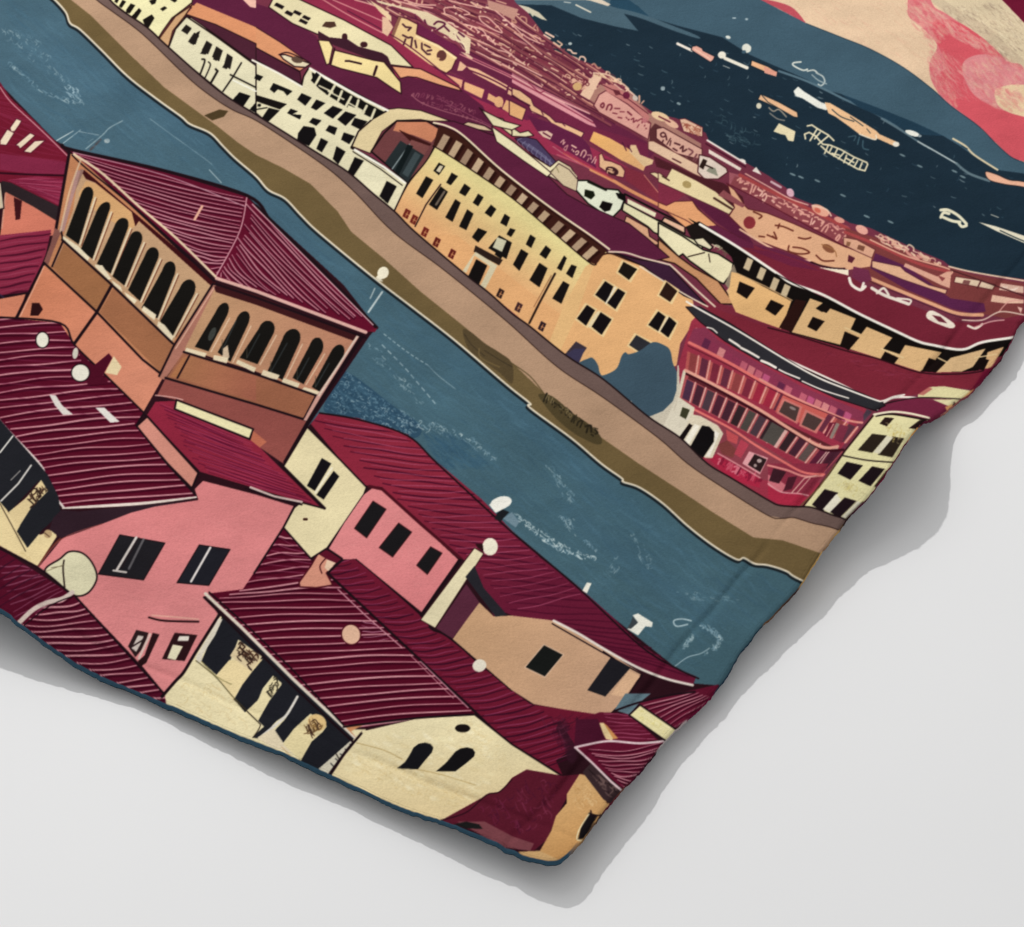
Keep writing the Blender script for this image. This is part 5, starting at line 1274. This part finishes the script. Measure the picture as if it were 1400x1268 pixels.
def top_z(x, y):
    p, q = edge_coords(x, y)
    hb, hr = smooth_interp(p, LIFT_B), smooth_interp(q, LIFT_R)
    base = 0.017
    w1 = np.exp(-(np.maximum(q, 0) / 0.19) ** 1.6)
    w2 = np.exp(-(np.maximum(p, 0) / 0.17) ** 1.6)
    a, b = w1 ** 6 + 1e-9, w2 ** 6 + 1e-9
    h = (hb * a + hr * b) / (a + b)
    z = base + (h - base) * np.maximum(w1, w2)
    z = z + 0.0024 * waves(x, y, 3, 10, 1.2, 3.5) + 0.0012 * waves(x, y, 4, 14, 4.0, 11.0) + 0.00030 * waves(x, y, 5, 18, 14.0, 40.0)
    # stitched-down hem line a few centimetres inside both edges
    g = 0.0021 * (1 + 0.5 * waves(x, y, 6, 6, 5, 14))
    wob = 0.0020 * waves(x, y, 7, 6, 4, 10)
    z = z - g * np.exp(-((q - 0.052 + wob) / 0.0045) ** 2) - g * np.exp(-((p - 0.054 + wob) / 0.0045) ** 2)
    return z


HEM_R = 0.0042
FINE_X, FINE_Y = 0.00072, 0.00098
EDGE_PTS = [(-0.5324, -0.2716), (-0.5146, -0.2846), (-0.4727, -0.3120), (-0.4477, -0.3267), (-0.4141, -0.3439), (-0.3868, -0.3569), (-0.3550, -0.3741), (-0.3099, -0.4015), (-0.2568, -0.4332), (-0.1999, -0.4645), (-0.1623, -0.4856), (-0.1289, -0.5065), (-0.0983, -0.5234), (-0.0706, -0.5380), (-0.0401, -0.5551), (-0.0164, -0.5672), (0.0015, -0.5779), (0.0152, -0.5867), (0.0356, -0.5933), (0.0458, -0.5913), (0.0555, -0.5816), (0.0654, -0.5655), (0.0772, -0.5446), (0.0945, -0.5171), (0.1074, -0.4999), (0.1248, -0.4748), (0.1538, -0.4287), (0.1760, -0.4001), (0.2043, -0.3645), (0.2341, -0.3123), (0.2658, -0.2682), (0.2869, -0.2401), (0.3080, -0.2110), (0.3275, -0.1765), (0.3406, -0.1588), (0.3611, -0.1273), (0.3864, -0.1021), (0.4142, -0.0638), (0.4363, -0.0260), (0.4657, 0.0294), (0.4982, 0.0771), (0.5210, 0.0982), (0.5407, 0.1262), (0.5626, 0.1564), (0.5828, 0.1960), (0.6007, 0.2319)]


# ----------------------------------------------------------------------------
# dye colours at points of the cloth: the design is laid on the cloth by a fixed
# central projection (the design's own perspective is part of the print)
# ----------------------------------------------------------------------------
_f = cam_loc * -1.0 / np.linalg.norm(cam_loc)
_u = np.cross((1.0, 0, 0), _f)
FPX = CAM_F / 36.0 * 1400.0


def artboard(co):
    v = co - cam_loc
    d = v @ _f
    return 700 + FPX * v[:, 0] / d, 634 - FPX * (v @ _u) / d


DESIGN = ART.reshape(AH // SS, SS, AW // SS, SS, 3).mean((1, 3))
for ax in (0, 1):                                    # ink bleeds a little into the pile
    DESIGN = 0.07 * np.roll(DESIGN, 1, ax) + 0.86 * DESIGN + 0.07 * np.roll(DESIGN, -1, ax)


def srgb_to_linear(c):
    return np.where(c <= 0.04045, c / 12.92, ((c + 0.055) / 1.055) ** 2.4)


def dye_at(co):
    x, y = artboard(co)
    w, h = DESIGN.shape[1] - 1, DESIGN.shape[0] - 1
    fx, fy = x - AX0 - 0.5, y - AY0 - 0.5
    fx = w - np.abs(np.mod(fx, 2 * w) - w)           # past the traced part the print carries on mirrored
    fy = h - np.abs(np.mod(fy, 2 * h) - h)
    x0 = np.clip(fx.astype(int), 0, w - 1); y0 = np.clip(fy.astype(int), 0, h - 1)
    tx, ty = (fx - x0)[:, None], (fy - y0)[:, None]
    c = (DESIGN[y0, x0] * (1 - tx) + DESIGN[y0, x0 + 1] * tx) * (1 - ty) + (DESIGN[y0 + 1, x0] * (1 - tx) + DESIGN[y0 + 1, x0 + 1] * tx) * ty
    c = srgb_to_linear(c)
    g = c @ np.array([0.3, 0.59, 0.11])
    return (c * 0.93 + g[:, None] * 0.07) * np.array([1.03, 1.02, 0.985])     # the pile greys the inks a little


# outline of the blanket on the table plane (hem centre line), closed far outside the view
EDGE = np.array(EDGE_PTS)
OUT_B = EDGE[0] + U_B * 1.0
OUT_R = EDGE[-1] + U_R * 0.85
OUTLINE = spline(np.vstack([OUT_B, EDGE[0] + U_B * 0.35, EDGE[0] + U_B * 0.12, EDGE, EDGE[-1] + U_R * 0.12, EDGE[-1] + U_R * 0.4, OUT_R]), False, 10)
FAR = OUT_B + (OUT_R - EDGE[20])
RING = np.vstack([OUTLINE, FAR])


def inside(px, py, ring):
    """even-odd test for grid lines: px (n), py (m) -> (m, n) bool"""
    m = np.zeros((len(py), len(px) + 1), np.int32)
    for (ax, ay), (bx, by) in zip(ring, np.roll(ring, -1, 0)):
        if ay == by:
            continue
        if ay > by:
            ax, ay, bx, by = bx, by, ax, ay
        r = np.nonzero((py >= ay) & (py < by))[0]
        xs = ax + (py[r] - ay) * (bx - ax) / (by - ay)
        np.add.at(m, (r, np.searchsorted(px, xs)), 1)
    return (np.cumsum(m, 1)[:, :-1] & 1).astype(bool)


def grid_lines(a, b, step, lo, hi, grow=1.25, big=0.03):
    v = list(np.arange(a, b, step))
    s = step
    while v[-1] < hi:
        s = min(s * grow, big); v.append(v[-1] + s)
    s = step
    while v[0] > lo:
        s = min(s * grow, big); v.insert(0, v[0] - s)
    return np.array(v)


def sheet(gx, gy, ring):
    m = inside(gx, gy, ring)
    q = m[:-1, :-1] & m[1:, :-1] & m[:-1, 1:] & m[1:, 1:]
    used = np.zeros_like(m)
    used[:-1, :-1] |= q; used[1:, :-1] |= q; used[:-1, 1:] |= q; used[1:, 1:] |= q
    idx = np.full(m.shape, -1, np.int64)
    idx[used] = np.arange(used.sum())
    X, Y = np.meshgrid(gx, gy)
    quads = np.stack([idx[:-1, :-1][q], idx[:-1, 1:][q], idx[1:, 1:][q], idx[1:, :-1][q]], 1)
    return X[used], Y[used], quads


def fast_top_z(x, y):
    out = np.empty_like(x)
    for i in range(0, len(x), 200000):
        out[i:i + 200000] = top_z(x[i:i + 200000], y[i:i + 200000])
    return out


blanket = link(bpy.data.objects.new('blanket', None))
blanket.location = (float(CORNER[0]), float(CORNER[1]), 0.0)
blanket.empty_display_size = 0.1
blanket['label'] = 'fleece blanket corner printed with wine-red roofs and a blue river, lying on white surface'
blanket['category'] = 'blanket'
SHIFT = np.array([CORNER[0], CORNER[1], 0.0])

lo, hi = RING.min(0), RING.max(0)
gx = grid_lines(-0.76, 0.72, FINE_X, lo[0] - .05, hi[0] + .05)
gy = grid_lines(-0.62, 0.93, FINE_Y, lo[1] - .05, hi[1] + .05)
x, y, quads = sheet(gx, gy, RING)
co = np.stack([x, y, fast_top_z(x, y)], 1)
front = mesh_from('front_panel', co - SHIFT, quads, fleece_material('printed_fleece'), blanket, dye_at(co))
front['label'] = 'printed upper face of the blanket'

# the plain underside, a little inside the hem
gx2 = grid_lines(-0.76, 0.72, 0.006, lo[0] - .05, hi[0] + .05)
gy2 = grid_lines(-0.62, 0.93, 0.006, lo[1] - .05, hi[1] + .05)
x2, y2, q2 = sheet(gx2, gy2, RING)
z2 = np.maximum(fast_top_z(x2, y2) - 2 * HEM_R + 0.0006, 0.004)
backing = mesh_from('backing_panel', np.stack([x2, y2, z2], 1) - SHIFT, q2[:, ::-1], fleece_material('grey_fleece', plain=(0.16, 0.19, 0.22), nap=2.0), blanket)

# ----------------------------------------------------------------------------
# rolled hem: the print turned over the edge, slate blue along the lower edge
# ----------------------------------------------------------------------------
d = np.r_[0, np.cumsum(np.hypot(*np.diff(OUTLINE, axis=0).T))]
n = int(d[-1] / 0.0011)
s = np.linspace(0, d[-1], n)
line = np.stack([np.interp(s, d, OUTLINE[:, 0]), np.interp(s, d, OUTLINE[:, 1])], 1)
tan_ = np.gradient(line, axis=0); tan_ /= np.linalg.norm(tan_, axis=1)[:, None]
nor = np.stack([tan_[:, 1], -tan_[:, 0]], 1)        # outward
hr_ = np.random.RandomState(9)


def rough(n_, k):
    v = hr_.normal(size=n_ + 4 * k)
    w_ = np.hanning(2 * k + 1)
    v = np.convolve(v, w_ / w_.sum(), 'same')[2 * k:2 * k + n_]
    return v / (v.std() + 1e-9)


ztop = fast_top_z(line[:, 0], line[:, 1])
rad = HEM_R * (1 + 0.06 * rough(n, 60) + 0.03 * rough(n, 12))
RINGS = 20
verts, dyes = [], []
jit_ = 0.004 * rough(n, 5)
up_ = rough(n, 4) + rough(n, 10)
on_right = np.clip((edge_coords(line[:, 0], line[:, 1])[1] - 0.03) / 0.02, 0, 1)
fray = 0.00018 * rough(n, 3) + 0.00030 * rough(n, 9)
for k in range(RINGS):
    a = 2 * math.pi * k / RINGS + math.pi / 2         # starts on top, turns outwards
    o = -math.cos(a + math.pi / 2 - math.pi / 2 + math.pi) if False else math.sin(2 * math.pi * k / RINGS)
    u = math.cos(2 * math.pi * k / RINGS)
    out_ = np.maximum(0, o)
    off = rad * o * (1.0 if o < 0 else 1.0) + fray * out_ * (1 if u < 0.3 else 0.5)
    zz = ztop - rad - 0.00005 + rad * u + (0.0005 * up_) * max(0.0, o)
    v = np.concatenate([line + nor * off[:, None], zz[:, None]], 1)
    verts.append(v)
    c = dye_at(v)
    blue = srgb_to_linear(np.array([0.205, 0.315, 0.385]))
    dark = srgb_to_linear(np.array([0.10, 0.155, 0.185]))  # shade under the roll, put into the hem's dye colour
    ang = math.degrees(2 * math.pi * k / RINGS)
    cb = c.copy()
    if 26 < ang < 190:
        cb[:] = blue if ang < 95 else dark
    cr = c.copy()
    if 60 < ang < 190:
        qs = edge_coords(line[:, 0], line[:, 1])[1]
        keys = np.array([.03, .05, .09, .10, .13, .15, .19, .20, .25, .255, .29, .30, .40, .41, .47, .48, .52, .53, .56, .57, .62, .63, .70, .705, .735, .74, .80, .81, .9, .905, .95, 1.4])
        cols = ['c08c50', '8a6a48', '3a2a2a', '55102c', '6a4a30', '4a0e28', '2a1c22', 'b0aaa8', 'a89a9a', '5d1031', '701038', '24384a', '1f3442', '6a4a30', '3a2a2a', 'b8935a', 'c9a060', '8a6a58', 'c09858', '2a1a18', '5d2040', '6a1030', '5d1031', 'd09a58', 'c98f52', '4a1028', '6a2438', 'a07060', '5d1031', '2a1018', '6a2038', '7a2840']
        kc = np.array([[int(h[i:i + 2], 16) / 255 for i in (0, 2, 4)] for h in cols])
        cr = srgb_to_linear(np.stack([np.interp(qs + jit_, keys, kc[:, j]) for j in range(3)], 1))
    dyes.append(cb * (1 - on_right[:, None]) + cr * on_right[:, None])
V = np.stack(verts, 1).reshape(-1, 3)
Dy = np.stack(dyes, 1).reshape(-1, 3)
i = np.arange(n - 1)[:, None] * RINGS
k = np.arange(RINGS)[None]
k2 = (k + 1) % RINGS
hq = np.stack([i + k, i + RINGS + k, i + RINGS + k2, i + k2], -1).reshape(-1, 4)
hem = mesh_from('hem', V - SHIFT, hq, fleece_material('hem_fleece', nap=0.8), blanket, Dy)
hem['label'] = 'rolled hem, slate blue along the lower edge'
